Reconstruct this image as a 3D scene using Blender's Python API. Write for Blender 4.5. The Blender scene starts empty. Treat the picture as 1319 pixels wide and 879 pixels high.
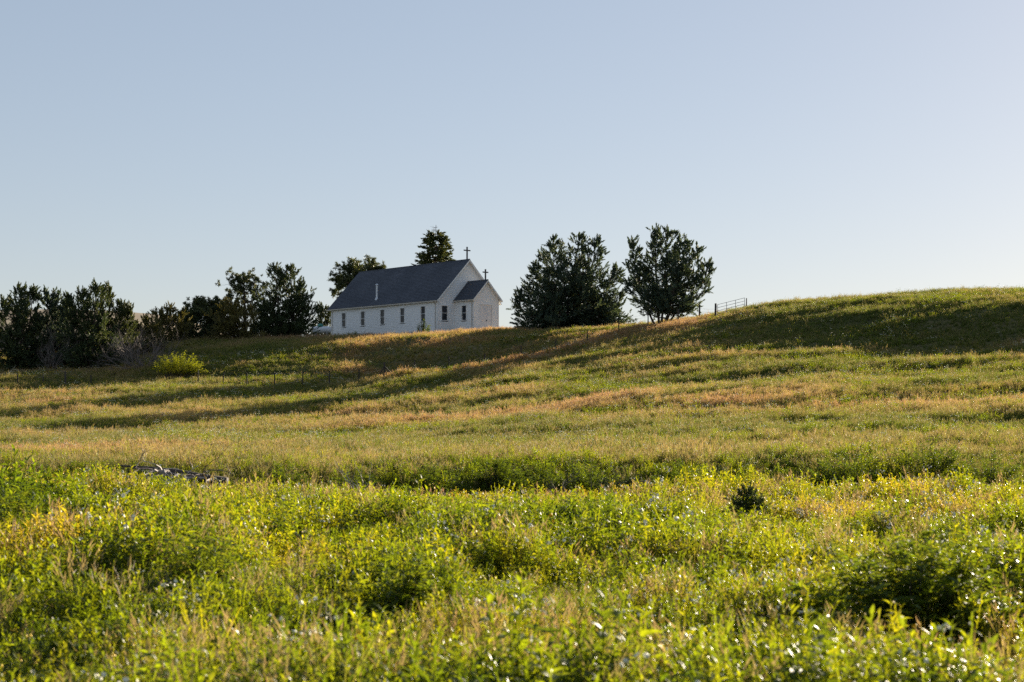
import bpy, bmesh, math, random
import numpy as np
from mathutils import Vector, Matrix

scene = bpy.context.scene
col = scene.collection
R = math.radians

# ------------------------------------------------------------------ camera
FPX, CX, CY, CAMZ = 2000.0, 659.5, 439.5, 2.3      # photograph pixels (1319 x 879)
PITCH = math.atan((528.1 - CY) / FPX)
cam = bpy.data.cameras.new('camera')
cam_ob = bpy.data.objects.new('camera', cam)
col.objects.link(cam_ob)
cam_ob.location = (0, 0, CAMZ)
cam_ob.rotation_euler = (math.pi / 2 + PITCH, 0, 0)
cam.sensor_width = 36.0
cam.lens = FPX / 1319 * 36.0
cam.clip_start = 0.1
cam.clip_end = 12000
cam.dof.use_dof = True
cam.dof.focus_distance = 120
cam.dof.aperture_fstop = 2.6
scene.camera = cam_ob

# ------------------------------------------------------------------ light
SUN_EL = 14.0
SUN_AZ = 35.0            # degrees to the right of the view direction (+Y)
SKY_STRENGTH = 0.084
world = bpy.data.worlds.new('World')
scene.world = world
world.use_nodes = True
nt = world.node_tree
for n in list(nt.nodes):
    nt.nodes.remove(n)
sky = nt.nodes.new('ShaderNodeTexSky')
sky.sky_type = 'NISHITA'
sky.sun_disc = False
sky.sun_elevation = R(SUN_EL)
sky.sun_rotation = R(SUN_AZ)
sky.altitude = 600
sky.air_density = 1.0
sky.dust_density = 0.4
sky.ozone_density = 1.6
bg = nt.nodes.new('ShaderNodeBackground')
bg.inputs['Strength'].default_value = SKY_STRENGTH
wo = nt.nodes.new('ShaderNodeOutputWorld')
gm = nt.nodes.new('ShaderNodeGamma')
gm.inputs[1].default_value = 0.47
nt.links.new(sky.outputs[0], gm.inputs[0])
tn = nt.nodes.new('ShaderNodeMix'); tn.data_type = 'RGBA'; tn.blend_type = 'MULTIPLY'
tn.inputs[0].default_value = 1.0
tn.inputs[7].default_value = (0.985, 0.99, 1.06, 1)
nt.links.new(gm.outputs[0], tn.inputs[6])
nt.links.new(tn.outputs[2], bg.inputs['Color'])
nt.links.new(bg.outputs[0], wo.inputs['Surface'])

sun = bpy.data.lights.new('sun', 'SUN')
sun.energy = 5.0
sun.angle = R(0.53)
sun.color = (1.0, 0.86, 0.66)
sun_ob = bpy.data.objects.new('sun', sun)
col.objects.link(sun_ob)
sun_ob.location = (60, 80, 60)
_sd = Vector((math.sin(R(SUN_AZ)) * math.cos(R(SUN_EL)), math.cos(R(SUN_AZ)) * math.cos(R(SUN_EL)), math.sin(R(SUN_EL))))
sun_ob.rotation_euler = _sd.to_track_quat('Z', 'Y').to_euler()

vs = scene.view_settings
vs.view_transform = 'Standard'
vs.look = 'None'
vs.exposure = 1.75
vs.gamma = 1.0
scene.cycles.use_denoising = False
scene.cycles.denoiser = 'OPENIMAGEDENOISE'
scene.cycles.denoising_input_passes = 'RGB_ALBEDO_NORMAL'
scene.cycles.denoising_prefilter = 'ACCURATE'
scene.cycles.max_bounces = 8
scene.cycles.transparent_max_bounces = 8
scene.cycles.transmission_bounces = 5
scene.cycles.diffuse_bounces = 3

# ------------------------------------------------------------------ helpers
def ray(px, v):
    """direction of a photograph pixel, scaled so that its y component is 1"""
    xc, zc = (px - CX) / FPX, -(v - CY) / FPX
    y = math.cos(PITCH) - zc * math.sin(PITCH)
    z = math.sin(PITCH) + zc * math.cos(PITCH)
    return xc / y, 1.0, z / y

def at(px, v, d):
    x, y, z = ray(px, v)
    return np.array([x * d, d, CAMZ + z * d])

def topix(X, Y, Z):
    z = Z - CAMZ
    yc = Y * math.cos(PITCH) + z * math.sin(PITCH)
    zc = -Y * math.sin(PITCH) + z * math.cos(PITCH)
    return CX + FPX * X / yc, CY - FPX * zc / yc

def hash2(i, j, seed):
    n = (i * 374761393 + j * 668265263 + seed * 1442695041).astype(np.int64) & 0xffffffff
    n = ((n ^ (n >> 13)) * 1274126177) & 0xffffffff
    n = n ^ (n >> 16)
    return (n & 0xffff) / 65535.0

def vnoise(x, y, scale, seed=0):
    x = np.asarray(x, float) / scale
    y = np.asarray(y, float) / scale
    i, j = np.floor(x).astype(np.int64), np.floor(y).astype(np.int64)
    fx, fy = x - i, y - j
    fx, fy = fx * fx * (3 - 2 * fx), fy * fy * (3 - 2 * fy)
    a, b = hash2(i, j, seed), hash2(i + 1, j, seed)
    c, d = hash2(i, j + 1, seed), hash2(i + 1, j + 1, seed)
    return (a * (1 - fx) + b * fx) * (1 - fy) + (c * (1 - fx) + d * fx) * fy

def fbm(x, y, scale, seed=0, oct=3):
    s, a, t = 0, 1.0, 0
    for k in range(oct):
        s = s + a * vnoise(x, y, scale / 2 ** k, seed + k * 17)
        t += a
        a *= 0.5
    return s / t

def np_mesh(name, verts, faces, mats=None, fmat=None, smooth=False, tint=None):
    """faces: int array (n,3) or (n,4)"""
    verts = np.asarray(verts, np.float32).reshape(-1, 3)
    faces = np.asarray(faces, np.int32)
    k = faces.shape[1]
    me = bpy.data.meshes.new(name)
    me.vertices.add(len(verts))
    me.vertices.foreach_set('co', verts.ravel())
    me.loops.add(faces.size)
    me.loops.foreach_set('vertex_index', faces.ravel())
    me.polygons.add(len(faces))
    me.polygons.foreach_set('loop_start', np.arange(0, faces.size, k, dtype=np.int32))
    me.polygons.foreach_set('loop_total', np.full(len(faces), k, np.int32))
    if fmat is not None:
        me.polygons.foreach_set('material_index', np.asarray(fmat, np.int32))
    if tint is not None:
        a = me.attributes.new('tint', 'FLOAT', 'POINT')
        a.data.foreach_set('value', np.asarray(tint, np.float32))
    me.update(calc_edges=True)
    if smooth:
        me.polygons.foreach_set('use_smooth', np.ones(len(faces), bool))
    for m in (mats or []):
        me.materials.append(m)
    return me

def link(name, me, parent=None, loc=None):
    o = bpy.data.objects.new(name, me)
    col.objects.link(o)
    if parent is not None:
        o.parent = parent
    if loc is not None:
        o.location = loc
    return o

def tag(o, label=None, cat=None, group=None, kind=None):
    if label: o['label'] = label
    if cat: o['category'] = cat
    if group: o['group'] = group
    if kind: o['kind'] = kind
    return o

def empty(name, loc, rz=0.0):
    o = bpy.data.objects.new(name, None)
    o.empty_display_size = 0.3
    col.objects.link(o)
    o.location = loc
    o.rotation_euler = (0, 0, rz)
    return o

class MB:
    """collects simple shapes into one mesh"""
    def __init__(self):
        self.v, self.f = [], []
    def poly(self, pts):
        n = len(self.v)
        self.v += [tuple(p) for p in pts]
        self.f.append(tuple(range(n, n + len(pts))))
    def box(self, x0, x1, y0, y1, z0, z1):
        n = len(self.v)
        self.v += [(x0, y0, z0), (x1, y0, z0), (x1, y1, z0), (x0, y1, z0), (x0, y0, z1), (x1, y0, z1), (x1, y1, z1), (x0, y1, z1)]
        self.f += [tuple(n + i for i in q) for q in ((0, 3, 2, 1), (4, 5, 6, 7), (0, 1, 5, 4), (1, 2, 6, 5), (2, 3, 7, 6), (3, 0, 4, 7))]
    def hexa(self, p):
        n = len(self.v)
        self.v += [tuple(q) for q in p]
        self.f += [tuple(n + i for i in q) for q in ((0, 3, 2, 1), (4, 5, 6, 7), (0, 1, 5, 4), (1, 2, 6, 5), (2, 3, 7, 6), (3, 0, 4, 7))]
    def tube(self, path, rad, sides=6, cap=True):
        path = [Vector(p) for p in path]
        if not hasattr(rad, '__len__'):
            rad = [rad] * len(path)
        n0 = len(self.v)
        for i, p in enumerate(path):
            d = (path[min(i + 1, len(path) - 1)] - path[max(i - 1, 0)])
            if d.length < 1e-9: d = Vector((0, 0, 1))
            d.normalize()
            ref = Vector((0, 0, 1)) if abs(d.z) < 0.9 else Vector((1, 0, 0))
            a = d.cross(ref).normalized()
            b = d.cross(a)
            for k in range(sides):
                t = 2 * math.pi * k / sides
                self.v.append(tuple(p + (a * math.cos(t) + b * math.sin(t)) * rad[i]))
        for i in range(len(path) - 1):
            for k in range(sides):
                a0, a1 = n0 + i * sides + k, n0 + i * sides + (k + 1) % sides
                self.f.append((a0, a1, a1 + sides, a0 + sides))
        if cap:
            self.f.append(tuple(n0 + k for k in range(sides)))
            m = n0 + (len(path) - 1) * sides
            self.f.append(tuple(m + k for k in reversed(range(sides))))
    def lathe(self, prof, seg=20, axis='z', org=(0, 0, 0)):
        n0 = len(self.v)
        for r, h in prof:
            for k in range(seg):
                t = 2 * math.pi * k / seg
                p = (r * math.cos(t), r * math.sin(t), h) if axis == 'z' else (h, r * math.cos(t), r * math.sin(t))
                self.v.append((p[0] + org[0], p[1] + org[1], p[2] + org[2]))
        for i in range(len(prof) - 1):
            for k in range(seg):
                a0, a1 = n0 + i * seg + k, n0 + i * seg + (k + 1) % seg
                self.f.append((a0, a1, a1 + seg, a0 + seg))
    def build(self, name, mat, parent=None, loc=None, smooth=False, fix=True):
        me = bpy.data.meshes.new(name)
        me.from_pydata(self.v, [], self.f)
        me.update()
        if fix:
            bm = bmesh.new(); bm.from_mesh(me)
            bmesh.ops.recalc_face_normals(bm, faces=bm.faces)
            bm.to_mesh(me); bm.free()
        if smooth:
            me.polygons.foreach_set('use_smooth', np.ones(len(me.polygons), bool))
        me.materials.append(mat)
        return link(name, me, parent, loc)

# ------------------------------------------------------------------ materials
def new_mat(name):
    m = bpy.data.materials.new(name)
    m.use_nodes = True
    t = m.node_tree
    for n in list(t.nodes):
        t.nodes.remove(n)
    out = t.nodes.new('ShaderNodeOutputMaterial')
    return m, t, out

def ramp(t, fac, stops):
    r = t.nodes.new('ShaderNodeValToRGB')
    e = r.color_ramp.elements
    while len(e) < len(stops):
        e.new(0.5)
    for i, (p, c) in enumerate(stops):
        e[i].position = p
        e[i].color = (*c, 1)
    t.links.new(fac, r.inputs[0])
    return r.outputs[0]

def solid_mat(name, c0, c1, scale=6.0, rough=0.6, bump=0.0, spec=0.4, metal=0.0, stretch=(1, 1, 1), detail=4):
    m, t, out = new_mat(name)
    tc = t.nodes.new('ShaderNodeTexCoord')
    mp = t.nodes.new('ShaderNodeMapping')
    mp.inputs['Scale'].default_value = stretch
    t.links.new(tc.outputs['Object'], mp.inputs[0])
    nz = t.nodes.new('ShaderNodeTexNoise')
    nz.inputs['Scale'].default_value = scale
    nz.inputs['Detail'].default_value = detail
    t.links.new(mp.outputs[0], nz.inputs['Vector'])
    c = ramp(t, nz.outputs['Fac'], [(0.3, c0), (0.7, c1)])
    p = t.nodes.new('ShaderNodeBsdfPrincipled')
    t.links.new(c, p.inputs['Base Color'])
    p.inputs['Roughness'].default_value = rough
    p.inputs['Specular IOR Level'].default_value = spec
    p.inputs['Metallic'].default_value = metal
    if bump:
        b = t.nodes.new('ShaderNodeBump')
        b.inputs['Strength'].default_value = bump
        b.inputs['Distance'].default_value = 0.02
        t.links.new(nz.outputs['Fac'], b.inputs['Height'])
        t.links.new(b.outputs[0], p.inputs['Normal'])
    t.links.new(p.outputs[0], out.inputs[0])
    return m

def leaf_mat(name, stops, trans=0.4, rough=0.45, spec=0.4, tboost=(1.9, 1.7, 0.7), source='tint', jitter=0.35):
    """stops: colour ramp over 0..1 fed by 'tint' (vertex attribute, instancer attribute) plus a random per copy"""
    m, t, out = new_mat(name)
    at_ = t.nodes.new('ShaderNodeAttribute')
    at_.attribute_name = 'tint'
    at_.attribute_type = 'GEOMETRY' if source == 'tint' else 'INSTANCER'
    fac = at_.outputs['Fac']
    if source == 'inst':
        oi = t.nodes.new('ShaderNodeObjectInfo')
        ma = t.nodes.new('ShaderNodeMath'); ma.operation = 'MULTIPLY_ADD'
        ma.inputs[1].default_value = jitter
        ma.inputs[2].default_value = -jitter / 2
        t.links.new(oi.outputs['Random'], ma.inputs[0])
        ad = t.nodes.new('ShaderNodeMath'); ad.operation = 'ADD'; ad.use_clamp = True
        t.links.new(ma.outputs[0], ad.inputs[0]); t.links.new(fac, ad.inputs[1])
        fac = ad.outputs[0]
    c = ramp(t, fac, stops)
    p = t.nodes.new('ShaderNodeBsdfPrincipled')
    t.links.new(c, p.inputs['Base Color'])
    p.inputs['Roughness'].default_value = rough
    p.inputs['Specular IOR Level'].default_value = spec
    tr = t.nodes.new('ShaderNodeBsdfTranslucent')
    mu = t.nodes.new('ShaderNodeMix'); mu.data_type = 'RGBA'; mu.blend_type = 'MULTIPLY'
    mu.inputs[0].default_value = 1.0
    t.links.new(c, mu.inputs[6])
    mu.inputs[7].default_value = (*tboost, 1)
    t.links.new(mu.outputs[2], tr.inputs[0])
    mx = t.nodes.new('ShaderNodeMixShader')
    mx.inputs[0].default_value = trans
    t.links.new(p.outputs[0], mx.inputs[1]); t.links.new(tr.outputs[0], mx.inputs[2])
    t.links.new(mx.outputs[0], out.inputs[0])
    return m

M = {}
M['bark'] = solid_mat('bark', (0.045, 0.032, 0.024), (0.12, 0.09, 0.07), 9, 0.9, 0.5)
M['deadwood'] = solid_mat('dead_wood', (0.09, 0.072, 0.062), (0.20, 0.17, 0.155), 7, 0.85, 0.3)
M['palewood'] = solid_mat('pale_dead_wood', (0.30, 0.27, 0.25), (0.5, 0.46, 0.43), 7, 0.8, 0.2)
M['darkwood'] = solid_mat('dark_rotten_wood', (0.02, 0.017, 0.016), (0.07, 0.058, 0.052), 10, 0.85, 0.5)
M['post'] = solid_mat('weathered_post', (0.03, 0.026, 0.024), (0.08, 0.07, 0.06), 14, 0.85, 0.4)
M['tpost'] = solid_mat('steel_post_paint', (0.016, 0.014, 0.013), (0.035, 0.028, 0.024), 20, 0.6)
M['wire'] = solid_mat('rusty_wire', (0.07, 0.05, 0.04), (0.14, 0.11, 0.09), 5, 0.5, metal=0.6)
M['gate'] = solid_mat('galvanised_gate', (0.26, 0.25, 0.25), (0.38, 0.37, 0.36), 5, 0.5, metal=0.3)
M['white'] = solid_mat('white_paint', (0.83, 0.83, 0.83), (0.88, 0.88, 0.875), 1.6, 0.6, 0.0, spec=0.25)
M['trim'] = solid_mat('white_trim_paint', (0.78, 0.78, 0.77), (0.84, 0.84, 0.83), 2.5, 0.45, spec=0.35)
M['cream'] = solid_mat('cream_gutter', (0.50, 0.46, 0.40), (0.60, 0.55, 0.48), 1.2, 0.45)
M['door'] = solid_mat('door_paint', (0.70, 0.69, 0.70), (0.78, 0.77, 0.77), 3, 0.5)
M['pipe'] = solid_mat('galvanised_pipe', (0.55, 0.57, 0.6), (0.75, 0.76, 0.78), 4, 0.4, metal=0.3)
M['cross'] = solid_mat('dark_cross', (0.05, 0.05, 0.055), (0.09, 0.09, 0.095), 8, 0.55)
M['handle'] = solid_mat('black_iron', (0.015, 0.015, 0.015), (0.03, 0.03, 0.03), 8, 0.4)
M['tank'] = solid_mat('tank_white', (0.72, 0.73, 0.75), (0.80, 0.80, 0.82), 3, 0.35)
M['dome'] = solid_mat('tank_lid_green', (0.03, 0.20, 0.16), (0.05, 0.27, 0.21), 5, 0.4)
M['concrete'] = solid_mat('concrete', (0.25, 0.24, 0.23), (0.38, 0.37, 0.35), 5, 0.9, 0.3)
M['glass'] = solid_mat('window_glass', (0.022, 0.026, 0.034), (0.05, 0.055, 0.065), 0.9, 0.15, spec=0.22)
M['hill'] = solid_mat('dry_far_hill', (0.15, 0.11, 0.07), (0.24, 0.19, 0.12), 0.02, 0.95, detail=8)

def roof_mat():
    m, t, out = new_mat('asphalt_shingles')
    tc = t.nodes.new('ShaderNodeTexCoord')
    br = t.nodes.new('ShaderNodeTexNoise')
    mp = t.nodes.new('ShaderNodeMapping')
    mp.inputs['Scale'].default_value = (3.5, 1.2, 3.5)
    t.links.new(tc.outputs['Object'], mp.inputs[0])
    br.inputs['Scale'].default_value = 2.2
    br.inputs['Detail'].default_value = 5
    t.links.new(mp.outputs[0], br.inputs['Vector'])
    big = t.nodes.new('ShaderNodeTexNoise')
    big.inputs['Scale'].default_value = 0.35
    t.links.new(tc.outputs['Object'], big.inputs['Vector'])
    ad = t.nodes.new('ShaderNodeMath'); ad.operation = 'MULTIPLY_ADD'
    ad.inputs[1].default_value = 0.65
    t.links.new(br.outputs['Fac'], ad.inputs[0])
    hb = t.nodes.new('ShaderNodeMath'); hb.operation = 'MULTIPLY'; hb.inputs[1].default_value = 0.35
    t.links.new(big.outputs['Fac'], hb.inputs[0])
    t.links.new(hb.outputs[0], ad.inputs[2])
    c = ramp(t, ad.outputs[0], [(0.35, (0.034, 0.040, 0.054)), (0.65, (0.085, 0.094, 0.116))])
    p = t.nodes.new('ShaderNodeBsdfPrincipled')
    t.links.new(c, p.inputs['Base Color'])
    p.inputs['Roughness'].default_value = 0.85
    b = t.nodes.new('ShaderNodeBump'); b.inputs['Strength'].default_value = 0.4; b.inputs['Distance'].default_value = 0.02
    t.links.new(br.outputs['Fac'], b.inputs['Height'])
    t.links.new(b.outputs[0], p.inputs['Normal'])
    t.links.new(p.outputs[0], out.inputs[0])
    return m
M['roof'] = roof_mat()

def ground_mat():
    m, t, out = new_mat('thatch_and_soil')
    tc = t.nodes.new('ShaderNodeTexCoord')
    a = t.nodes.new('ShaderNodeTexNoise'); a.inputs['Scale'].default_value = 0.12; a.inputs['Detail'].default_value = 6
    b = t.nodes.new('ShaderNodeTexNoise'); b.inputs['Scale'].default_value = 3.0; b.inputs['Detail'].default_value = 6
    t.links.new(tc.outputs['Object'], a.inputs['Vector']); t.links.new(tc.outputs['Object'], b.inputs['Vector'])
    mx = t.nodes.new('ShaderNodeMath'); mx.operation = 'ADD'
    t.links.new(a.outputs['Fac'], mx.inputs[0]); t.links.new(b.outputs['Fac'], mx.inputs[1])
    hf = t.nodes.new('ShaderNodeMath'); hf.operation = 'MULTIPLY'; hf.inputs[1].default_value = 0.5
    t.links.new(mx.outputs[0], hf.inputs[0])
    c = ramp(t, hf.outputs[0], [(0.36, (0.055, 0.060, 0.022)), (0.5, (0.10, 0.095, 0.040)), (0.64, (0.17, 0.13, 0.07))])
    p = t.nodes.new('ShaderNodeBsdfPrincipled')
    t.links.new(c, p.inputs['Base Color'])
    p.inputs['Roughness'].default_value = 0.95
    p.inputs['Specular IOR Level'].default_value = 0.1
    bp = t.nodes.new('ShaderNodeBump'); bp.inputs['Strength'].default_value = 0.8; bp.inputs['Distance'].default_value = 0.12
    t.links.new(b.outputs['Fac'], bp.inputs['Height'])
    t.links.new(bp.outputs[0], p.inputs['Normal'])
    t.links.new(p.outputs[0], out.inputs[0])
    return m
M['ground'] = ground_mat()

M['cedar'] = leaf_mat('cedar_foliage', [(0.0, (0.030, 0.048, 0.026)), (0.5, (0.060, 0.085, 0.040)), (1.0, (0.13, 0.135, 0.050))], 0.26, 0.6, 0.25, (1.6, 1.5, 0.7))
M['bluecedar'] = leaf_mat('blue_cedar_foliage', [(0.0, (0.036, 0.058, 0.044)), (0.5, (0.072, 0.105, 0.074)), (1.0, (0.14, 0.155, 0.080))], 0.26, 0.6, 0.25, (1.6, 1.5, 0.7))
M['pine'] = leaf_mat('pine_needles', [(0.0, (0.036, 0.050, 0.022)), (0.5, (0.070, 0.088, 0.034)), (1.0, (0.14, 0.135, 0.055))], 0.25, 0.5, 0.3, (1.6, 1.5, 0.7))
M['olive'] = leaf_mat('olive_foliage', [(0.0, (0.07, 0.068, 0.026)), (0.5, (0.13, 0.118, 0.042)), (1.0, (0.21, 0.175, 0.06))], 0.32, 0.6, 0.25, (1.6, 1.5, 0.7))
M['shrub'] = leaf_mat('shrub_leaves', [(0.0, (0.035, 0.06, 0.014)), (0.5, (0.065, 0.105, 0.020)), (1.0, (0.13, 0.160, 0.028))], 0.45, 0.38, 0.4, (3.4, 2.8, 0.5))
M['weed'] = leaf_mat('weed_leaves', [(0.0, (0.035, 0.062, 0.012)), (0.35, (0.082, 0.120, 0.016)), (0.7, (0.135, 0.150, 0.020)), (1.0, (0.20, 0.17, 0.05))], 0.5, 0.42, 0.28, (3.8, 3.1, 0.5), 'inst', 0.5)
M['grass'] = leaf_mat('grass_blades', [(0.0, (0.065, 0.095, 0.020)), (0.3, (0.125, 0.145, 0.032)), (0.6, (0.20, 0.185, 0.055)), (0.8, (0.29, 0.215, 0.09)), (1.0, (0.35, 0.24, 0.13))], 0.5, 0.55, 0.25, (2.1, 1.9, 0.9), 'inst', 0.35)
M['seed'] = leaf_mat('grass_seed_heads', [(0.0, (0.16, 0.15, 0.06)), (0.5, (0.28, 0.21, 0.11)), (1.0, (0.33, 0.20, 0.14))], 0.4, 0.6, 0.2, (1.4, 1.3, 0.9), 'inst', 0.3)
M['yellow'] = solid_mat('yellow_petals', (0.75, 0.47, 0.02), (0.85, 0.60, 0.04), 30, 0.6)
M['cream_flower'] = solid_mat('cream_petals', (0.72, 0.68, 0.50), (0.85, 0.82, 0.68), 30, 0.6)

# ------------------------------------------------------------------ terrain
CTRL_PX = {
    -160: [(598, 48), (562, 88), (543, 107), (524, 120), (505, 131), (488, 143), (478, 152)],
    0: [(598, 48), (560, 88), (540, 107), (520, 120), (500, 131), (484, 143), (474, 152)],
    200: [(598, 47), (560, 86), (540, 102), (520, 114), (502, 126), (490, 135), (472, 147), (444, 165)],
    425: [(598, 47), (562, 80), (538, 97), (518, 112), (501, 126), (486, 138), (443, 153), (438, 172)],
    560: [(598, 46), (562, 72), (535, 91), (513, 108), (495, 122), (485, 131), (479, 141), (439, 152.5), (434, 168)],
    660: [(598, 46), (562, 65), (533, 86), (508, 105), (488, 120), (469, 132), (461, 141), (431.5, 151), (427, 163)],
    760: [(598, 45), (562, 64), (528, 84), (501, 102), (478, 117), (449, 134), (424, 156)],
    850: [(598, 45), (557, 63), (523, 82), (493, 100), (468, 114), (444, 126), (419, 144)],
    1000: [(598, 45), (557, 62), (523, 78), (493, 92), (464, 106), (447, 115), (415, 126), (398, 135), (395.5, 143)],
    1200: [(598, 45), (557, 60), (523, 75), (493, 88), (464, 101), (449, 111), (410, 120), (389, 128), (381, 138)],
    1400: [(598, 45), (552, 60), (518, 74), (484, 87), (454, 98), (437, 106), (399, 115), (381, 123), (375, 133)],
}
ctrl = []
for px, lst in CTRL_PX.items():
    for v, d in lst:
        ctrl.append(at(px, v, d))
for px, v, d in ((620, 426, 168), (690, 428, 161), (545, 434, 170)):
    ctrl.append(at(px, v, d))
for x in (-60, -30, 0, 30, 60):
    for y in (-12, 8, 24, 36):
        ctrl.append(np.array([x, y, 0.0]))
for p in ((-22, 192, 10.4), (-10, 182, 10.6), (0, 182, 10.9), (-30, 205, 10.3), (-12, 205, 10.9), (20, 175, 11.1), (35, 168, 11.8),
          (-60, 185, 9.0), (-90, 200, 9.0), (-60, 225, 9.6), (0, 230, 10.6), (60, 175, 13.3), (90, 200, 13.0), (50, 230, 11.5),
          (110, 90, 7.0), (110, 60, 2.6), (-110, 60, 0.6), (-110, 110, 1.6), (110, 130, 12.8), (-110, 150, 5.5), (-80, 60, 0.6)):
    ctrl.append(np.array(p, float))
ctrl = np.array(ctrl)

def _tps_fit(c):
    n = len(c)
    d = np.hypot(c[:, None, 0] - c[None, :, 0], c[:, None, 1] - c[None, :, 1]) / 50
    K = np.where(d > 0, d * d * np.log(np.maximum(d, 1e-9)), 0) + np.eye(n) * 2e-4
    P = np.c_[np.ones(n), c[:, :2] / 50]
    A = np.block([[K, P], [P.T, np.zeros((3, 3))]])
    return np.linalg.solve(A, np.r_[c[:, 2], np.zeros(3)])
_w = _tps_fit(ctrl)

FP = [(256, 494), (288, 494.5), (319, 495.5), (354.5, 495), (390, 497), (425, 498), (462.5, 499), (496, 492), (534.6, 486), (578.5, 479), (624, 472), (671, 461.5), (715.5, 453), (757, 443), (797, 430), (835, 420)]
FD = np.interp([p[0] for p in FP], [256, 425, 580, 671, 760, 835], [133, 129, 128, 132, 138, 141])
FX = np.array([ray(p[0], 430)[0] * dd for p, dd in zip(FP, FD)])

def ledge(x, y):
    """0..1 along the dry strip that the fence follows"""
    yf = np.interp(x, FX, FD) - 1.2
    return np.exp(-((y - yf) / 1.7) ** 2) * sstep(-17, -9, x) * (1 - sstep(11, 14, x))

def sstep(a, b, x):
    t = np.clip((x - a) / (b - a), 0, 1)
    return t * t * (3 - 2 * t)

def ground_z(x, y):
    x = np.asarray(x, float); y = np.asarray(y, float)
    sh = x.shape
    xf, yf = x.ravel(), y.ravel()
    cxl, cyl = np.clip(xf, -115, 115), np.clip(yf, -15, 232)
    z = np.zeros(len(xf))
    for s in range(0, len(xf), 20000):
        xs, ys = cxl[s:s + 20000], cyl[s:s + 20000]
        d = np.hypot(xs[:, None] - ctrl[None, :, 0], ys[:, None] - ctrl[None, :, 1]) / 50
        k = np.where(d > 0, d * d * np.log(np.maximum(d, 1e-9)), 0)
        z[s:s + 20000] = k @ _w[:-3] + _w[-3] + _w[-2] * xs / 50 + _w[-1] * ys / 50
    # the flat weed field, then a shallow ditch, then the hill
    hill = sstep(38.5, 45, yf)
    z = np.where(yf < 38.5, z * 0.25, z * (0.25 + 0.75 * hill))
    edge = 38.6 + 1.6 * (vnoise(xf, yf * 0, 9, 5) - .5)
    z -= 0.75 * np.exp(-((yf - edge) / 2.0) ** 2)
    amp = sstep(44, 58, yf) * (1 - 0.75 * sstep(150, 172, yf) * (np.abs(xf) < 40))
    z += amp * (1.0 * (fbm(xf, yf * 1.7, 16, 3, 2) - .5) + 0.55 * (fbm(xf, yf * 1.5, 4.5, 9, 2) - .5))
    z += 0.5 * ledge(xf, yf)
    z += 0.18 * (fbm(xf, yf, 3.0, 21, 2) - .5) * (1 - sstep(34, 46, yf))
    return z.reshape(sh)

def gz(x, y):
    return float(ground_z(np.array([x]), np.array([y]))[0])

def hit(px, v, d0=44.0, d1=215.0):
    """first point of the ground that a photograph pixel meets"""
    x, y, z = ray(px, v)
    d = np.arange(d0, d1, 0.25)
    g = ground_z(x * d, d)
    below = np.nonzero(CAMZ + z * d < g)[0]
    dd = d[below[0]] if len(below) else d1
    return np.array([x * dd, dd, gz(x * dd, dd)])

def ground_at(px, d):
    x = ray(px, 430)[0] * d
    return np.array([x, d, gz(x, d)])

def make_ground():
    def axis(core0, core1, step, far0, far1):
        c = list(np.arange(core0, core1 + 1e-6, step))
        s, p = step, core1
        while p < far1:
            s *= 1.35; p += s; c.append(min(p, far1))
        s, p = step, core0
        while p > far0:
            s *= 1.35; p -= s; c.insert(0, max(p, far0))
        return np.array(c)
    xs = axis(-70, 66, 0.7, -3500, 3500)
    ys = axis(-4, 212, 0.6, -1500, 5000)
    X, Y = np.meshgrid(xs, ys)
    Zg = ground_z(X, Y)
    V = np.c_[X.ravel(), Y.ravel(), Zg.ravel()]
    nx, ny = len(xs), len(ys)
    i, j = np.meshgrid(np.arange(nx - 1), np.arange(ny - 1))
    a = (j * nx + i).ravel()
    F = np.c_[a, a + 1, a + nx + 1, a + nx]
    o = link('ground', np_mesh('ground', V, F, [M['ground']], smooth=True))
    tag(o, 'grassy ground rising from the weed field to the hilltop', 'ground', kind='structure')
make_ground()

def make_far_hill():
    xs = np.linspace(-420, -60, 60)
    ys = np.linspace(520, 900, 24)
    X, Y = np.meshgrid(xs, ys)
    prof = np.interp(X, [-420, -330, -240, -175, -150, -120, -60], [36, 45, 47.2, 46.5, 44.5, 32, 4])
    bump = np.interp(Y, [520, 600, 690, 760, 900], [0.1, 0.72, 1.0, 0.98, 0.1])
    Z = prof * bump + 3.0 * (fbm(X, Y, 60, 4) - .5)
    nx, ny = len(xs), len(ys)
    i, j = np.meshgrid(np.arange(nx - 1), np.arange(ny - 1))
    a = (j * nx + i).ravel()
    o = link('hill', np_mesh('hill', np.c_[X.ravel(), Y.ravel(), Z.ravel()], np.c_[a, a + 1, a + nx + 1, a + nx], [M['hill']], smooth=True))
    tag(o, 'dry brown hill far behind the cedars', 'hill', kind='structure')
make_far_hill()

# ------------------------------------------------------------------ church
AL = 0.87
CH = dict(L=21.4, W=8.69, wall=3.62, pitch=1.0, oe=0.30, ov=0.36, Dv=3.33, wv=3.6, oev=0.29, orv=0.32)
CHZ = 8.60 + CAMZ                       # ground level at the walls
church = empty('church', (-8.38, 174.0, CHZ), math.pi / 2 - AL)
tag(church, 'white clapboard church with dark shingle roof, small front vestibule and two crosses', 'church')
ZE = 12.303 + CAMZ - CHZ                # roof edge above the base
ZR = 17.133 + CAMZ - CHZ
L_, W_ = CH['L'], CH['W']
H_ = W_ / 2
PIT = (ZR - ZE) / (H_ + CH['oe'])
ZEV, ZRV = 12.349 + CAMZ - CHZ, 14.578 + CAMZ - CHZ
B1, B2 = H_ - CH['wv'] / 2, H_ + CH['wv'] / 2
PITV = (ZRV - ZEV) / (CH['wv'] / 2 + CH['oev'])
DV = CH['Dv']

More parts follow.
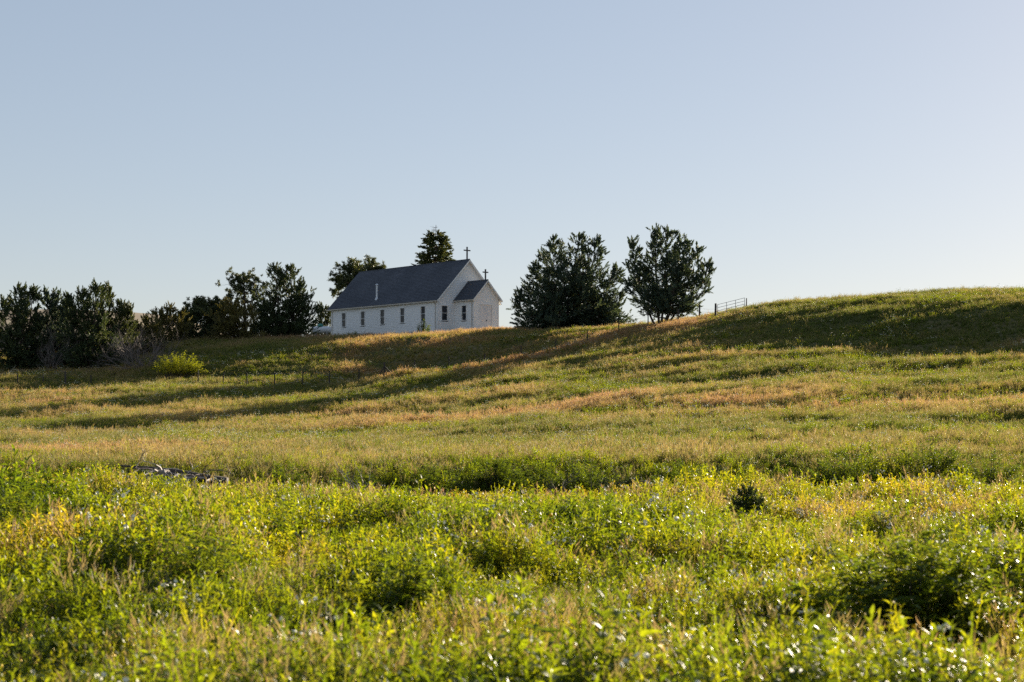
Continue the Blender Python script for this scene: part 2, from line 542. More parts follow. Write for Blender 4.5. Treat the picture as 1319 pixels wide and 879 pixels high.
def siding(u0, u1, z0, ztop, place, openings=(), gable=None, expo=0.19, proud=0.024):
    """lap boards on a wall; place(u, out, z) -> point; gable=(centre, eave_z, pitch, half) narrows rows above the eave"""
    mb = MB()
    z = z0
    while z < ztop - 0.01:
        zt = min(z + expo, ztop)
        segs = [(u0, u1)]
        for (o0, o1, oz0, oz1) in openings:
            if zt > oz0 + 0.03 and z < oz1 - 0.03:
                ns = []
                for s0, s1 in segs:
                    if o1 <= s0 or o0 >= s1: ns.append((s0, s1)); continue
                    if o0 > s0: ns.append((s0, o0))
                    if o1 < s1: ns.append((o1, s1))
                segs = ns
        for s0, s1 in segs:
            t0, t1, b0, b1 = s0, s1, s0, s1
            if gable and zt > gable[1]:
                c, ez, pi_, half = gable
                wt = max(half - (zt - ez) / pi_, 0.01)
                wb = max(half - max(z - ez, 0) / pi_, 0.01)
                t0, t1 = max(s0, c - wt), min(s1, c + wt)
                b0, b1 = max(s0, c - wb), min(s1, c + wb)
                if t1 <= t0 and b1 <= b0: continue
            j = random.uniform(-0.003, 0.003)
            mb.hexa([place(b0, 0.0, z), place(b1, 0.0, z), place(b1, proud + j, z), place(b0, proud + j, z),
                     place(t0, 0.0, zt), place(t1, 0.0, zt), place(t1, 0.004, zt), place(t0, 0.004, zt)])
        z = zt
    return mb

random.seed(4)
side = lambda u, o, z: (-o, u, z)                       # wall x = 0, faces -x (u runs along y)
front = lambda u, o, z: (u, -o, z)                      # wall y = 0, faces -y
right_ = lambda u, o, z: (W_ + o, u, z)
back = lambda u, o, z: (u, L_ + o, z)
vside = lambda u, o, z: (B1 - o, u, z)
vfront = lambda u, o, z: (u, -DV - o, z)
vright = lambda u, o, z: (B2 + o, u, z)

ZS, ZT = 10.061 + CAMZ - CHZ, 11.721 + CAMZ - CHZ        # glass sill and head
WG = 0.40                                                # half glass width
WINA = [18.667, 14.627, 10.612, 6.637, 2.662]
win_side = [(a - WG - .05, a + WG + .05, ZS - .05, ZT + .05) for a in WINA]
fw = 1.02                                                # centre of the window in the front wall, left of the vestibule
FZS, FZT = ZS + 0.02, ZT - 0.02
win_front = [(fw - WG - .05, fw + WG + .05, FZS - .05, FZT + .05)]
vw = -1.62
win_v = [(vw - WG - .05, vw + WG + .05, FZS - .05, FZT + .05)]
WALL_TOP = ZE + 0.10
def gab(top_z): return (H_, ZE + PIT * CH['oe'] - 0.12, PIT, H_)

# solid cores behind the boards (kept just inside)
siding(0, L_, 0, WALL_TOP, side, win_side).build('side_wall', M['white'], church)
siding(0, W_, 0, ZR - .12, front, win_front + [(B1 + .06, B2 - .06, 0, ZEV + .2)], gab(0)).build('gable_wall', M['white'], church)
siding(0, L_, 0, WALL_TOP, right_).build('side_wall', M['white'], church)
siding(0, W_, 0, ZR - .12, back, (), gab(0)).build('gable_wall', M['white'], church)
siding(-DV, -0.002, 0, ZEV + .08, vside, win_v).build('vestibule_wall', M['white'], church)
DB0, DB1, DZ = 3.449, 5.166, 11.774 + CAMZ - CHZ         # door opening
DZ0 = 0.42
siding(B1, B2, 0, ZRV - .10, vfront, [(DB0, DB1, DZ0, DZ)], (H_, ZEV + PITV * CH['oev'] - .10, PITV, CH['wv'] / 2)).build('vestibule_wall', M['white'], church)
siding(-DV, -0.002, 0, ZEV + .08, vright).build('vestibule_wall', M['white'], church)
f = MB(); f.box(0.03, W_ - .03, 0.03, L_ - .03, -1.2, 0.0); f.box(B1 + .03, B2 - .03, -DV + .03, 0.02, -1.2, -0.004)
f.build('foundation', M['concrete'], church)

def slab(mb, p0, p1, p2, p3, th):
    """a sheet of thickness th below the four given points"""
    a, b, c = Vector(p0), Vector(p1), Vector(p3)
    n = (b - a).cross(c - a).normalized()
    if n.z < 0: n = -n
    q = [Vector(p) - n * th for p in (p0, p1, p2, p3)]
    mb.hexa([*q, p0, p1, p2, p3])

def courses(x0, x1, z0, z1, y0, y1, expo=0.26, lip=0.03):
    """overlapping shingle courses up a slope from (x0,z0) to (x1,z1), along y"""
    mb = MB()
    dx, dz = x1 - x0, z1 - z0
    ln = math.hypot(dx, dz)
    ux, uz = dx / ln, dz / ln
    nx, nz = (-uz, ux) if ux > 0 else (uz, -ux)
    if nz < 0: nx, nz = -nx, -nz
    n = int(round(ln / expo))
    for i in range(n):
        s0, s1 = ln * i / n, ln * (i + 1) / n
        j = random.uniform(-.004, .004)
        P = lambda s, o, y: (x0 + ux * s + nx * o, y, z0 + uz * s + nz * o)
        mb.hexa([P(s0, -.02, y0), P(s1, -.02, y0), P(s1, -.02, y1), P(s0, -.02, y1),
                 P(s0, lip + j, y0), P(s1, .008, y0), P(s1, .008, y1), P(s0, lip + j, y1)])
    return mb

def roof(x0, x1, ze, zr, y0, y1, name, gut=True, back_open=False):
    xm = (x0 + x1) / 2
    mb = MB()
    slab(mb, (x0, y0, ze), (xm - .001, y0, zr), (xm - .001, y1, zr), (x0, y1, ze), .10)
    slab(mb, (xm + .001, y0, zr), (x1, y0, ze), (x1, y1, ze), (xm + .001, y1, zr), .10)
    r = mb.build(name, M['trim'], church)
    for sx, xe in ((x0, 1), (x1, -1)):
        o = courses(sx - .03 * xe, xm, ze - .03 * PIT * 1.0 + .028, zr + .012, y0 - .02, y1 + (.02 if not back_open else -.002)).build('shingle_courses', M['roof'], r)
        o['kind'] = 'stuff'
    rc = MB()
    rc.tube([(xm, y0 - .03, zr + .02), (xm, y1 + (.03 if not back_open else -.002), zr + .02)], .07, 6)
    rc.build('ridge_cap', M['roof'], r)
    # rake boards on the gable ends
    for yy in ([y0, y1] if not back_open else [y0]):
        s = -1 if yy == y0 else 1
        for sx in (x0, x1):
            rb = MB()
            ya, yb = sorted((yy, yy + s * .045))
            d = 0.20
            rb.hexa([(sx, ya, ze - d), (xm, ya, zr - d), (xm, yb, zr - d), (sx, yb, ze - d),
                     (sx, ya, ze - .012), (xm, ya, zr - .012), (xm, yb, zr - .012), (sx, yb, ze - .012)])
            rb.build('rake_board', M['trim'], r)
    for sx, s in ((x0, -1), (x1, 1)):
        g = MB()
        xa, xb = sorted((sx + s * .005, sx + s * .11))
        ye = y1 - (.01 if back_open else 0)
        g.box(xa, xb, y0 + .02, ye, ze - .15, ze - .045)
        g.build('gutter', M['cream'], r)
        so = MB()
        xi = sx - s * CH['oe'] * 1.02
        xa, xb = sorted((sx + s * .002, xi))
        so.box(xa, xb, y0 + .03, ye - .02, ze - .19, ze - .16)
        so.build('soffit', M['trim'], r)
    return r

roof(-CH['oe'], W_ + CH['oe'], ZE, ZR, -CH['ov'], L_ + CH['ov'], 'roof')
roof(B1 - CH['oev'], B2 + CH['oev'], ZEV, ZRV, -DV - CH['orv'], -0.03, 'vestibule_roof', back_open=True)

# corner boards
def corner(x, y, z1, sx, sy):
    m = MB()
    w, t = .13, .034
    m.box(*sorted((x + sx * t, x - sx * w)), *sorted((y + sy * t, y + sy * .001)), -0.02, z1)
    m.box(*sorted((x + sx * t, x + sx * .001)), *sorted((y + sy * .0, y - sy * w)), -0.02, z1)
    m.build('corner_board', M['trim'], church)
corner(0, 0, WALL_TOP - .16, -1, -1); corner(0, L_, WALL_TOP - .16, -1, 1)
corner(W_, 0, WALL_TOP - .16, 1, -1); corner(W_, L_, WALL_TOP - .16, 1, 1)
corner(B1, -DV, ZEV - .10, -1, -1); corner(B2, -DV, ZEV - .10, 1, -1)

def window(place, c, zs, zt, name='window'):
    fr = MB()
    w, t = .11, .05
    def bx(m, u0, u1, o0, o1, z0, z1):
        m.hexa([place(u0, o0, z0), place(u1, o0, z0), place(u1, o1, z0), place(u0, o1, z0),
                place(u0, o0, z1), place(u1, o0, z1), place(u1, o1, z1), place(u0, o1, z1)])
    bx(fr, c - WG - w, c - WG, -.06, t, zs, zt); bx(fr, c + WG, c + WG + w, -.06, t, zs, zt)
    bx(fr, c - WG - w - .03, c + WG + w + .03, -.06, t + .015, zt, zt + .14)
    wn = fr.build(name, M['trim'], church)
    s = MB(); bx(s, c - WG - w - .05, c + WG + w + .05, -.06, t + .05, zs - .07, zs - .001); s.build('sill', M['trim'], wn)
    zm = (zs + zt) / 2
    r = MB(); bx(r, c - WG + .001, c + WG - .001, -.03, .012, zm - .022, zm + .022); r.build('meeting_rail', M['trim'], wn)
    for z0, z1, o in ((zs + .001, zm - .023, -.045), (zm + .023, zt - .001, -.03)):
        j = random.uniform(-.006, .006)
        p = MB()
        p.hexa([place(c - WG + .001, o - .008 + j, z0), place(c + WG - .001, o - .008 - j, z0), place(c + WG - .001, o - j, z0), place(c - WG + .001, o + j, z0),
                place(c - WG + .001, o - .008 + j, z1), place(c + WG - .001, o - .008 - j, z1), place(c + WG - .001, o - j, z1), place(c - WG + .001, o + j, z1)])
        p.build('pane', M['glass'], wn)
        for u0, u1, q0, q1 in ((c - WG + .002, c - WG + .032, z0, z1), (c + WG - .032, c + WG - .002, z0, z1)):
            sa = MB(); bx(sa, u0, u1, o + .007, o + .02, q0, q1)
            sa.build('sash', M['trim'], wn)
    return wn
for a in WINA:
    window(side, a, ZS, ZT)
window(front, fw, FZS, FZT)
window(vside, vw, FZS, FZT)

# double door with casing
door = MB()
for (u0, u1, z0, z1) in ((DB0 - .12, DB0, DZ0 - .02, DZ), (DB1, DB1 + .12, DZ0 - .02, DZ), (DB0 - .16, DB1 + .16, DZ, DZ + .13)):
    door.box(u0, u1, -DV - .055, -DV + .05, z0, z1)
door = door.build('door', M['trim'], church)
dm = (DB0 + DB1) / 2
for u0, u1 in ((DB0 + .004, dm - .004), (dm + .004, DB1 - .004)):
    lf = MB()
    lf.box(u0, u1, -DV + .0, -DV + .04, DZ0, DZ - .004)
    for z0, z1 in ((DZ0 + .18, DZ0 + .95), (DZ0 + 1.1, DZ - .18)):       # raised mouldings
        a0, a1 = u0 + .13, u1 - .13
        for q in ((a0, a1, z0, z0 + .035), (a0, a1, z1 - .035, z1), (a0, a0 + .035, z0 + .035, z1 - .035), (a1 - .035, a1, z0 + .035, z1 - .035)):
            lf.box(q[0], q[1], -DV - .014, -DV - .001, q[2], q[3])
    lf.build('door_leaf', M['door'], door)
hd = MB(); hd.tube([(dm + .07, -DV - .05, DZ0 + .95), (dm + .07, -DV - .05, DZ0 + 1.08)], .022, 6)
hd.box(dm + .03, dm + .11, -DV - .03, -DV - .002, DZ0 + .93, DZ0 + 1.10)
hd.build('handle', M['handle'], door)
st = MB()
st.box(DB0 - .3, DB1 + .3, -DV - 1.2, -DV - .06, -0.6, DZ0 - .06); st.box(DB0 - .3, DB1 + .3, -DV - 1.55, -DV - 1.201, -0.6, DZ0 - .24)
st.build('step', M['concrete'], church)

# downspouts, vent pipe, crosses
def downspout(x, y, z1, ex, ey):
    m = MB(); m.tube([(x + ex, y + ey, z1), (x, y, z1 - .28), (x, y, 0.25), (x - .12 * (1 if ex < 0 else 0), y, 0.12)], .042, 6)
    m.build('downspout', M['cream'], church)
downspout(-.10, .28, ZE - .15, -.25, 0); downspout(-.10, L_ - .3, ZE - .15, -.25, 0); downspout(B1 - .10, -DV + .22, ZEV - .15, -.22, 0)

def pipe_spot():
    best = None
    for a in np.linspace(1, L_ - 1, 140):
        for b in np.linspace(-.2, H_, 80):
            z = ZE + PIT * (b + CH['oe'])
            X = -8.38 - a * math.cos(AL) + b * math.sin(AL); Y = 174 + a * math.sin(AL) + b * math.cos(AL)
            u, v = topix(X, Y, z + CHZ)
            e = (u - 485.4) ** 2 + (v - 385.2) ** 2
            if best is None or e < best[0]: best = (e, a, b, z)
    return best[1:]
pa, pb, pz = pipe_spot()
m = MB(); m.tube([(pb, pa, pz - .1), (pb, pa, pz + 1.62)], .125, 10); pp = m.build('vent_pipe', M['pipe'], church)
m = MB(); m.lathe([(.001, 1.83), (.06, 1.82), (.2, 1.70), (.2, 1.66), (.13, 1.64)], 12, org=(pb, pa, pz)); m.build('pipe_cap', M['pipe'], pp)
m = MB(); m.lathe([(.24, -.14), (.2, .06), (.127, .2)], 12, org=(pb, pa, pz)); m.build('flashing', M['pipe'], pp)

def cross(y, z, h, arm, t=.065):
    m = MB(); m.box(H_ - t, H_ + t, y - t, y + t, z - .05, z + h)
    c = m.build('cross', M['cross'], church)
    m = MB(); za = z + h * .72
    m.box(H_ - arm / 2, H_ - t - .001, y - t * .9, y + t * .9, za - t, za + t); m.box(H_ + t + .001, H_ + arm / 2, y - t * .9, y + t * .9, za - t, za + t)
    m.build('cross_arm', M['cross'], c)
cross(.12, ZR + .02, 1.46, .92); cross(-DV + .12, ZRV + .02, 1.22, .76)

# ------------------------------------------------------------------ foliage generators
class Tris:
    def __init__(self):
        self.V, self.T, self.n = [], [], 0
    def add(self, v, tint):
        """v: (n,3,3) triangles"""
        self.V.append(v.reshape(-1, 3)); self.T.append(np.repeat(tint, 3)); self.n += len(v)
    def build(self, name, mat, parent):
        V = np.concatenate(self.V); T = np.concatenate(self.T)
        return link(name, np_mesh(name, V, np.arange(len(V)).reshape(-1, 3), [mat], tint=np.clip(T, 0, 1)), parent)

def unit(a):
    return a / np.maximum(np.linalg.norm(a, axis=-1, keepdims=True), 1e-9)

def sprays(rng, P, D, Ln, tint, m=22, fat=.30, fl=.22, fw=.075):
    """pointed plumes of small needles"""
    n = len(P)
    D = unit(D)
    q = rng.random((n, m)) ** .8
    off = unit(rng.normal(size=(n, m, 3)))
    rad = fat * Ln[:, None] * (1 - q) ** .7 * np.sqrt(rng.random((n, m))) * (0.35 + 0.65 * np.minimum(1, q * 4 + .3))
    C = P[:, None] + D[:, None] * (q * Ln[:, None])[..., None] + off * rad[..., None]
    d = unit(D[:, None] * 0.9 + off * (.75 * (1 - q))[..., None] + rng.normal(size=(n, m, 3)) * .28)
    s = unit(np.cross(d, rng.normal(size=(n, m, 3))))
    l = fl * (.7 + .6 * rng.random((n, m)))[..., None]
    w = fw * (.7 + .6 * rng.random((n, m)))[..., None]
    t = np.stack([C - s * w - d * l * .3, C + s * w - d * l * .3, C + d * l], axis=2).reshape(-1, 3, 3)
    tt = (tint[:, None] + rng.normal(size=(n, m)) * .12 + .12 * (q - .5)).ravel()
    return t, tt

def tufts(rng, P, rad, tint, m=30, fw=.05):
    """round brushes of needles"""
    n = len(P)
    d = unit(rng.normal(size=(n, m, 3)) + np.array([0, 0, .35]))
    l = rad[:, None] * (.65 + .5 * rng.random((n, m)))
    s = unit(np.cross(d, rng.normal(size=(n, m, 3)))) * fw
    b = P[:, None] + d * (l * .15)[..., None]
    t = np.stack([b - s, b + s, P[:, None] + d * l[..., None]], axis=2).reshape(-1, 3, 3)
    return t, (tint[:, None] + rng.normal(size=(n, m)) * .14 + .1 * d[..., 2]).ravel()

def bez(p0, p1, p2, n):
    t = np.linspace(0, 1, n)[:, None]
    return (1 - t) ** 2 * p0 + 2 * t * (1 - t) * p1 + t * t * p2

def cedar(loc, leaders, label, group=None, mat='cedar', seed=1, name='cedar_tree', dens=1.0, low=.05, rise=.38, gap=0.0, belly=2.6, base_tint=.4, fl=.22, fw=.075, sc=1.0, foot=.1, lump=.5):
    """leaders: (ox, oy, height, radius). Upswept plumes on each leader"""
    rng = np.random.default_rng(seed)
    root = empty(name, tuple(loc)); tag(root, label, 'tree', group)
    tr, br, T = MB(), MB(), Tris()
    for ox, oy, h, rad in leaders:
        top = np.array([ox, oy, h])
        mid = np.array([ox * .75, oy * .75, h * .35])
        ax = bez(np.array([ox * foot, oy * foot, -.3]), mid, top, 9)
        r0 = .035 * h / max(1, len(leaders) ** .4)
        tr.tube(ax, np.linspace(r0, .02, 9), 6)
        nb = int(h * 10.5 * dens)
        for i in range(nb):
            t = low + (1 - low) * ((i + rng.random()) / nb) ** .9
            if rng.random() < gap * (1 - t): continue
            base = np.array([np.interp(t, np.linspace(0, 1, 9), ax[:, k]) for k in range(3)])
            prof = (1 - t) ** .78 * min(1, .5 + t * belly)
            r = rad * 1.22 * prof * rng.uniform(.5, 1.2) + .12 * sc
            az = rng.uniform(0, 2 * math.pi)
            out = np.array([math.cos(az), math.sin(az), 0])
            r *= 1 - lump / 2 + lump * 1.15 * float(vnoise(np.array([az * 1.6 + ox]), np.array([t * h / (1.1 * sc)]), 1.0, seed))
            up = rise * (.35 + .9 * t) + .5 * t * t + rng.uniform(-.14, .14)
            end = base + out * r + np.array([0, 0, r * up])
            ctl = base + out * r * .6 + np.array([0, 0, r * up * .15])
            pts = bez(base, ctl, end, 5)
            if r > .8:
                br.tube(pts, np.linspace(.02 + .012 * r, .008, 5), 4, cap=False)
            k = max(2, int(2 + r * 3.4 / sc))
            s = .22 + .78 * rng.random(k) ** .75
            s[:2] = 1
            P = np.stack([np.interp(s, np.linspace(0, 1, 5), pts[:, c]) for c in range(3)], 1)
            P += rng.normal(size=(k, 3)) * .10 * r * np.array([1, 1, .5])
            bd = unit(end - ctl)
            D = bd * 1.0 + np.array([0, 0, 1]) * rng.uniform(-.12, .68, (k, 1)) + rng.normal(size=(k, 3)) * .5
            Ln = rng.uniform(.45, 1.0, k) * (.7 + .35 * (1 - t)) * sc * (1 + .15 * s ** 4)
            tint = base_tint + rng.normal(size=k) * .12 + rng.normal() * .10
            T.add(*sprays(rng, P, D, Ln, tint, 46, .25, fl=fl * .66, fw=fw * .5))
        k = 6                                                    # the pointed tip
        T.add(*sprays(rng, np.repeat(top[None] - [0, 0, .75 * sc], k, 0) + rng.normal(size=(k, 3)) * .08 * sc, np.tile([0, 0, 1.0], (k, 1)) + rng.normal(size=(k, 3)) * .18, np.full(k, .9 * sc), np.full(k, base_tint), 16, .16, fl=fl, fw=fw))
    tr.build('trunk', M['bark'], root, smooth=True, fix=False)
    br.build('branches', M['bark'], root, fix=False)
    T.build('crown', M[mat], root)
    return root

def pine(loc, h, rx, label, group=None, seed=1, crown0=.35, nb=38, mat='pine', lean=(0, 0), name='pine_tree', tuft=.42, per=5, dense=30, round_=.8, base_tint=.4):
    """open tree with rounded brushes of needles at the branch ends"""
    rng = np.random.default_rng(seed)
    root = empty(name, tuple(loc)); tag(root, label, 'tree', group)
    tr, br, T = MB(), MB(), Tris()
    top = np.array([lean[0], lean[1], h * .93])
    ax = bez(np.array([0, 0, -.3]), np.array([lean[0] * .2, lean[1] * .2, h * .5]), top, 9)
    tr.tube(ax, np.linspace(.03 * h, .03, 9), 7)
    for i in range(nb):
        t = crown0 + (1 - crown0) * (i + rng.random()) / nb
        u = (t - crown0) / (1 - crown0)
        prof = math.sqrt(max(0.03, 1 - (2 * u * round_ - .55) ** 2)) if u < .98 else .3
        r = rx * prof * rng.uniform(.55, 1.1)
        base = np.array([np.interp(t * .92, np.linspace(0, 1, 9), ax[:, k]) for k in range(3)])
        az = rng.uniform(0, 2 * math.pi)
        out = np.array([math.cos(az), math.sin(az), 0])
        end = base + out * r + np.array([0, 0, r * (.15 + .55 * u) + .2])
        ctl = base + out * r * .55 + np.array([0, 0, r * .05])
        pts = bez(base, ctl, end, 5)
        br.tube(pts, np.linspace(.025 + .014 * r, .012, 5), 4, cap=False)
        for j in range(per):
            s = 1 - .62 * rng.random() ** 1.5 if j else 1
            p = np.array([np.interp(s, np.linspace(0, 1, 5), pts[:, c]) for c in range(3)])
            q = p + rng.normal(size=3) * np.array([.55, .55, .35]) * (0.4 + .16 * r)
            br.tube([p, (p + q) / 2 + [0, 0, -.04], q], [.018, .014, .01], 3, cap=False)
            k = 5
            P = q + rng.normal(size=(k, 3)) * .22
            T.add(*tufts(rng, P, rng.uniform(.75, 1.15, k) * tuft, base_tint + rng.normal(size=k) * .12 + rng.normal() * .1, dense))
    tr.build('trunk', M['bark'], root, smooth=True, fix=False)
    br.build('branches', M['bark'], root, fix=False)
    T.build('crown', M[mat], root)
    return root

def spruce(loc, h, rad, label, seed=3):
    rng = np.random.default_rng(seed)
    root = empty('spruce_tree', tuple(loc)); tag(root, label, 'tree')
    tr, br, dead, T = MB(), MB(), MB(), Tris()
    ax = np.array([[0, 0, -.3], [0.03, 0, h * .5], [0, .02, h * .8], [.02, 0, h]])
    tr.tube(ax, [.03 * h * .6, .10, .05, .03], 6)
    z = h * .12
    while z < h * .985:
        t = z / h
        for k in range(rng.integers(6, 9)):
            az = rng.uniform(0, 2 * math.pi)
            out = np.array([math.cos(az), math.sin(az), 0])
            r = rad * (1 - t) ** .68 * rng.uniform(.7, 1.12) + .18
            base = np.array([0, 0, z])
            isdead = t > .93 or rng.random() < (.1 if t < .76 else .38)
            if isdead:
                r *= .8
                end = base + out * r + np.array([0, 0, r * rng.uniform(-.1, .45)])
                pts = bez(base, base + out * r * .5 + [0, 0, -.02], end, 4)
                dead.tube(pts, np.linspace(.022, .006, 4), 3, cap=False)
                for q in range(3):
                    s = rng.uniform(.4, .95); p = base + (end - base) * s
                    dead.tube([p, p + out * .16 + rng.normal(size=3) * .14], [.009, .004], 3, cap=False)
                continue
            end = base + out * r + np.array([0, 0, -r * .12 + .28 * r * t])
            ctl = base + out * r * .5 + np.array([0, 0, -r * .10])
            pts = bez(base, ctl, end, 5)
            br.tube(pts, np.linspace(.04, .01, 5), 4, cap=False)
            n = int(4 + r * 4.5)
            s = .25 + .75 * rng.random(n); s[0] = 1
            P = np.stack([np.interp(s, np.linspace(0, 1, 5), pts[:, c]) for c in range(3)], 1)
            lat = np.cross(out, [0, 0, 1])
            D = out * .8 + lat * rng.uniform(-1, 1, (n, 1)) + np.array([0, 0, 1]) * rng.uniform(-.5, .6, (n, 1))
            T.add(*sprays(rng, P, D, rng.uniform(.4, .8, n), .45 + rng.normal(size=n) * .12, 22, .26))
        z += rng.uniform(.22, .36)
    tr.build('trunk', M['bark'], root, smooth=True, fix=False)
    br.build('branches', M['bark'], root, fix=False)
    dead.build('dead_branches', M['deadwood'], root, fix=False)['kind'] = 'stuff'
    T.build('crown', M['pine'], root)

def twigs(mb, rng, p, d, ln, r, depth, spread=.6, up=.1, kids=(3, 5), sides=4, droop=0.0):
    n = 5
    pts = [np.array(p, float)]
    d = unit(np.array(d, float))
    for i in range(n - 1):
        d = unit(d + rng.normal(size=3) * .16 + np.array([0, 0, up * .3 - droop * .2]))
        pts.append(pts[-1] + d * ln / (n - 1))
    mb.tube(pts, np.linspace(r, r * .45, n), sides, cap=False)
    if depth <= 0: return
    for k in range(rng.integers(*kids)):
        s = rng.uniform(.3, 1)
        q = np.array([np.interp(s, np.linspace(0, 1, n), np.array(pts)[:, c]) for c in range(3)])
        dd = unit(d + rng.normal(size=3) * spread + np.array([0, 0, up]))
        twigs(mb, rng, q, dd, ln * rng.uniform(.5, .75), r * .5, depth - 1, spread, up, kids, 3, droop)

def bare_bush(loc, label, n, size, up, seed, mat='deadwood', flat=1.0, dirs=None, cat='bush', name='bare_bush', r=.035, depth=3, group=None):
    rng = np.random.default_rng(seed)
    root = empty(name, tuple(loc)); tag(root, label, cat, group)
    mb, fine = MB(), MB()
    for i in range(n):
        az = rng.uniform(0, 2 * math.pi)
        d = np.array([math.cos(az), math.sin(az), rng.uniform(*up)])
        if dirs is not None: d = unit(d * .55 + np.array(dirs))
        m_ = mb if i % 2 else fine
        twigs(m_, rng, rng.normal(size=3) * np.array([.25, .25, 0]) * size * .3 - [0, 0, .1], d, size * rng.uniform(.5, 1), r, depth, .65, .12)
    mb.build('stems', M[mat], root, fix=False)
    fine.build('twigs', M[mat], root, fix=False)
    return root

# ------------------------------------------------------------------ trees
def S(px_w, d): return px_w * d / FPX           # photograph pixels -> metres at a depth

hh = lambda px, v, pz, d: at(px, v, d)[2] - pz
d = 160
b = ground_at(724, d)
def lead(b, d, px, v, oy, rpx): return (S(px, d) - S(CX, d) - b[0], oy, hh(px, v, b[2], d), S(rpx, d))
cedar(b, [lead(b, d, *q) for q in ((712, 310, .4, 40), (745, 307, -.3, 40), (769, 309, .3, 34), (688, 342, -.2, 30), (790, 348, -.6, 32), (722, 350, -2.2, 46), (670, 378, -.4, 24), (800, 378, .5, 26), (748, 360, 2.0, 46))],
      'broad dark cedar with several tops, beside the church front', None, 'bluecedar', 11, dens=1.05, low=.03, rise=.15, belly=5, gap=.05, foot=.6, lump=.55)
d = 146
b = ground_at(850, d)
cedar(b, [lead(b, d, *q) for q in ((845, 298, .3, 34), (860, 299, 0, 36), (814, 313, -.2, 20), (884, 314, -.3, 30), (900, 322, .3, 22), (914, 342, -.2, 20), (870, 350, -1.5, 34))],
      'open cedar with bare lower limbs, beside the pasture gate', None, 'bluecedar', 23, dens=.75, low=.2, rise=.3, gap=.22, belly=2.4, lump=.6)

GL = 'trees at the left end of the hill'
def left_tree(px, v, d, fn, **k):
    p = ground_at(px, d)
    return fn(p, **k)
d = 150
p = ground_at(28, d)
cedar(p, [(S(-2, d), 0, hh(27, 372, p[2], d), S(30, d)), (S(10, d), .8, hh(35, 374, p[2], d), S(26, d)), (S(-26, d), .4, hh(0, 388, p[2], d), S(26, d))],
      'dark cedar with a double spire, beside the leaning grey bare bush', GL, 'cedar', 31, low=.02, belly=4)
d = 152
p = ground_at(64, d)
cedar(p, [(S(-4, d), 0, hh(58, 377, p[2], d), S(26, d)), (S(6, d), .6, hh(67, 379, p[2], d), S(24, d)), (S(20, d), .3, hh(86, 392, p[2], d), S(18, d))],
      'dark cedar standing behind the leaning grey bare bush', GL, 'bluecedar', 37, low=.03, belly=4)
d = 147
p = ground_at(114, d)
cedar(p, [(S(9, d), 0, hh(123, 370, p[2], d), S(30, d)), (S(-10, d), .5, hh(104, 377, p[2], d), S(28, d)), (S(-26, d), .2, hh(88, 384, p[2], d), S(20, d))],
      'dense cedar with the tallest spire of its clump, behind the fence', GL, 'cedar', 41, low=.02, belly=4)
d = 150
p = ground_at(140, d)
cedar(p, [(0, 0, hh(138, 372, p[2], d), S(24, d)), (S(14, d), .3, hh(154, 392, p[2], d), S(22, d)), (S(26, d), .1, hh(172, 396, p[2], d), S(16, d))],
      'cedar stepping down in three tops behind the big bare grey bush', GL, 'pine', 43, low=.02, belly=4)
d = 166
p = ground_at(210, d)
cedar(p, [(S(8, d), 0, hh(220, 399, p[2], d), S(18, d)), (S(-8, d), 0, hh(204, 405, p[2], d), S(16, d)), (S(22, d), .5, hh(233, 404, p[2], d), S(16, d))],
      'low dull cedar between the bare grey bush and the pines', GL, 'olive', 47, low=.02, belly=4)
d = 172
p = ground_at(263, d)
pine(p, hh(262, 388, p[2], d), S(27, d), 'low round pine with sky showing through its crown', GL, 51, .28, 30, tuft=.36, per=5)
d = 168
p = ground_at(302, d)
cedar(p, [(S(-2, d), 0, hh(300, 392, p[2], d), S(26, d)), (S(16, d), -.2, hh(318, 402, p[2], d), S(20, d)), (S(-14, d), 0, hh(288, 398, p[2], d), S(18, d))],
      'olive brown bushy cedar in front of the tall pine', GL, 'olive', 53, low=.02, belly=5, rise=.6, base_tint=.5)
d = 178
p = ground_at(316, d)
pine(p, hh(314, 347, p[2], d), S(36, d), 'tall open pine with rounded top, left of the twin spired cedar', GL, 57, .36, 28, tuft=.32, lean=(S(-3, d), 0), per=4, dense=24)
d = 172
p = ground_at(368, d)
cedar(p, [(S(-14, d), 0, hh(353, 345, p[2], d), S(28, d)), (S(8, d), .2, hh(376, 347, p[2], d), S(34, d)), (S(20, d), -.2, hh(390, 366, p[2], d), S(15, d)), (S(-26, d), -.3, hh(340, 392, p[2], d), S(18, d))],
      'large dark cedar with twin spires, standing alone on the bank left of the church', GL, 'cedar', 61, low=.03, belly=4)
d = 196
p = ground_at(414, d)
cedar(p, [(0, 0, hh(414, 396, p[2], d), S(15, d)), (S(10, d), 0, hh(424, 400, p[2], d), S(12, d))],
      'small cedar squeezed behind the rear corner of the church', GL, 'pine', 67, low=.02, belly=5)
d = 214
p = ground_at(472, d)
pine(p, hh(475, 333, p[2], d), S(46, d), 'spreading pine rising behind the rear of the church roof', None, 71, .30, 64, tuft=.46, per=6, lean=(S(10, d), 0))
d = 206
p = ground_at(561, d)
spruce(p, hh(562, 290, p[2], d), S(44, d), 'spruce with a bare dead top rising behind the church ridge', 73)

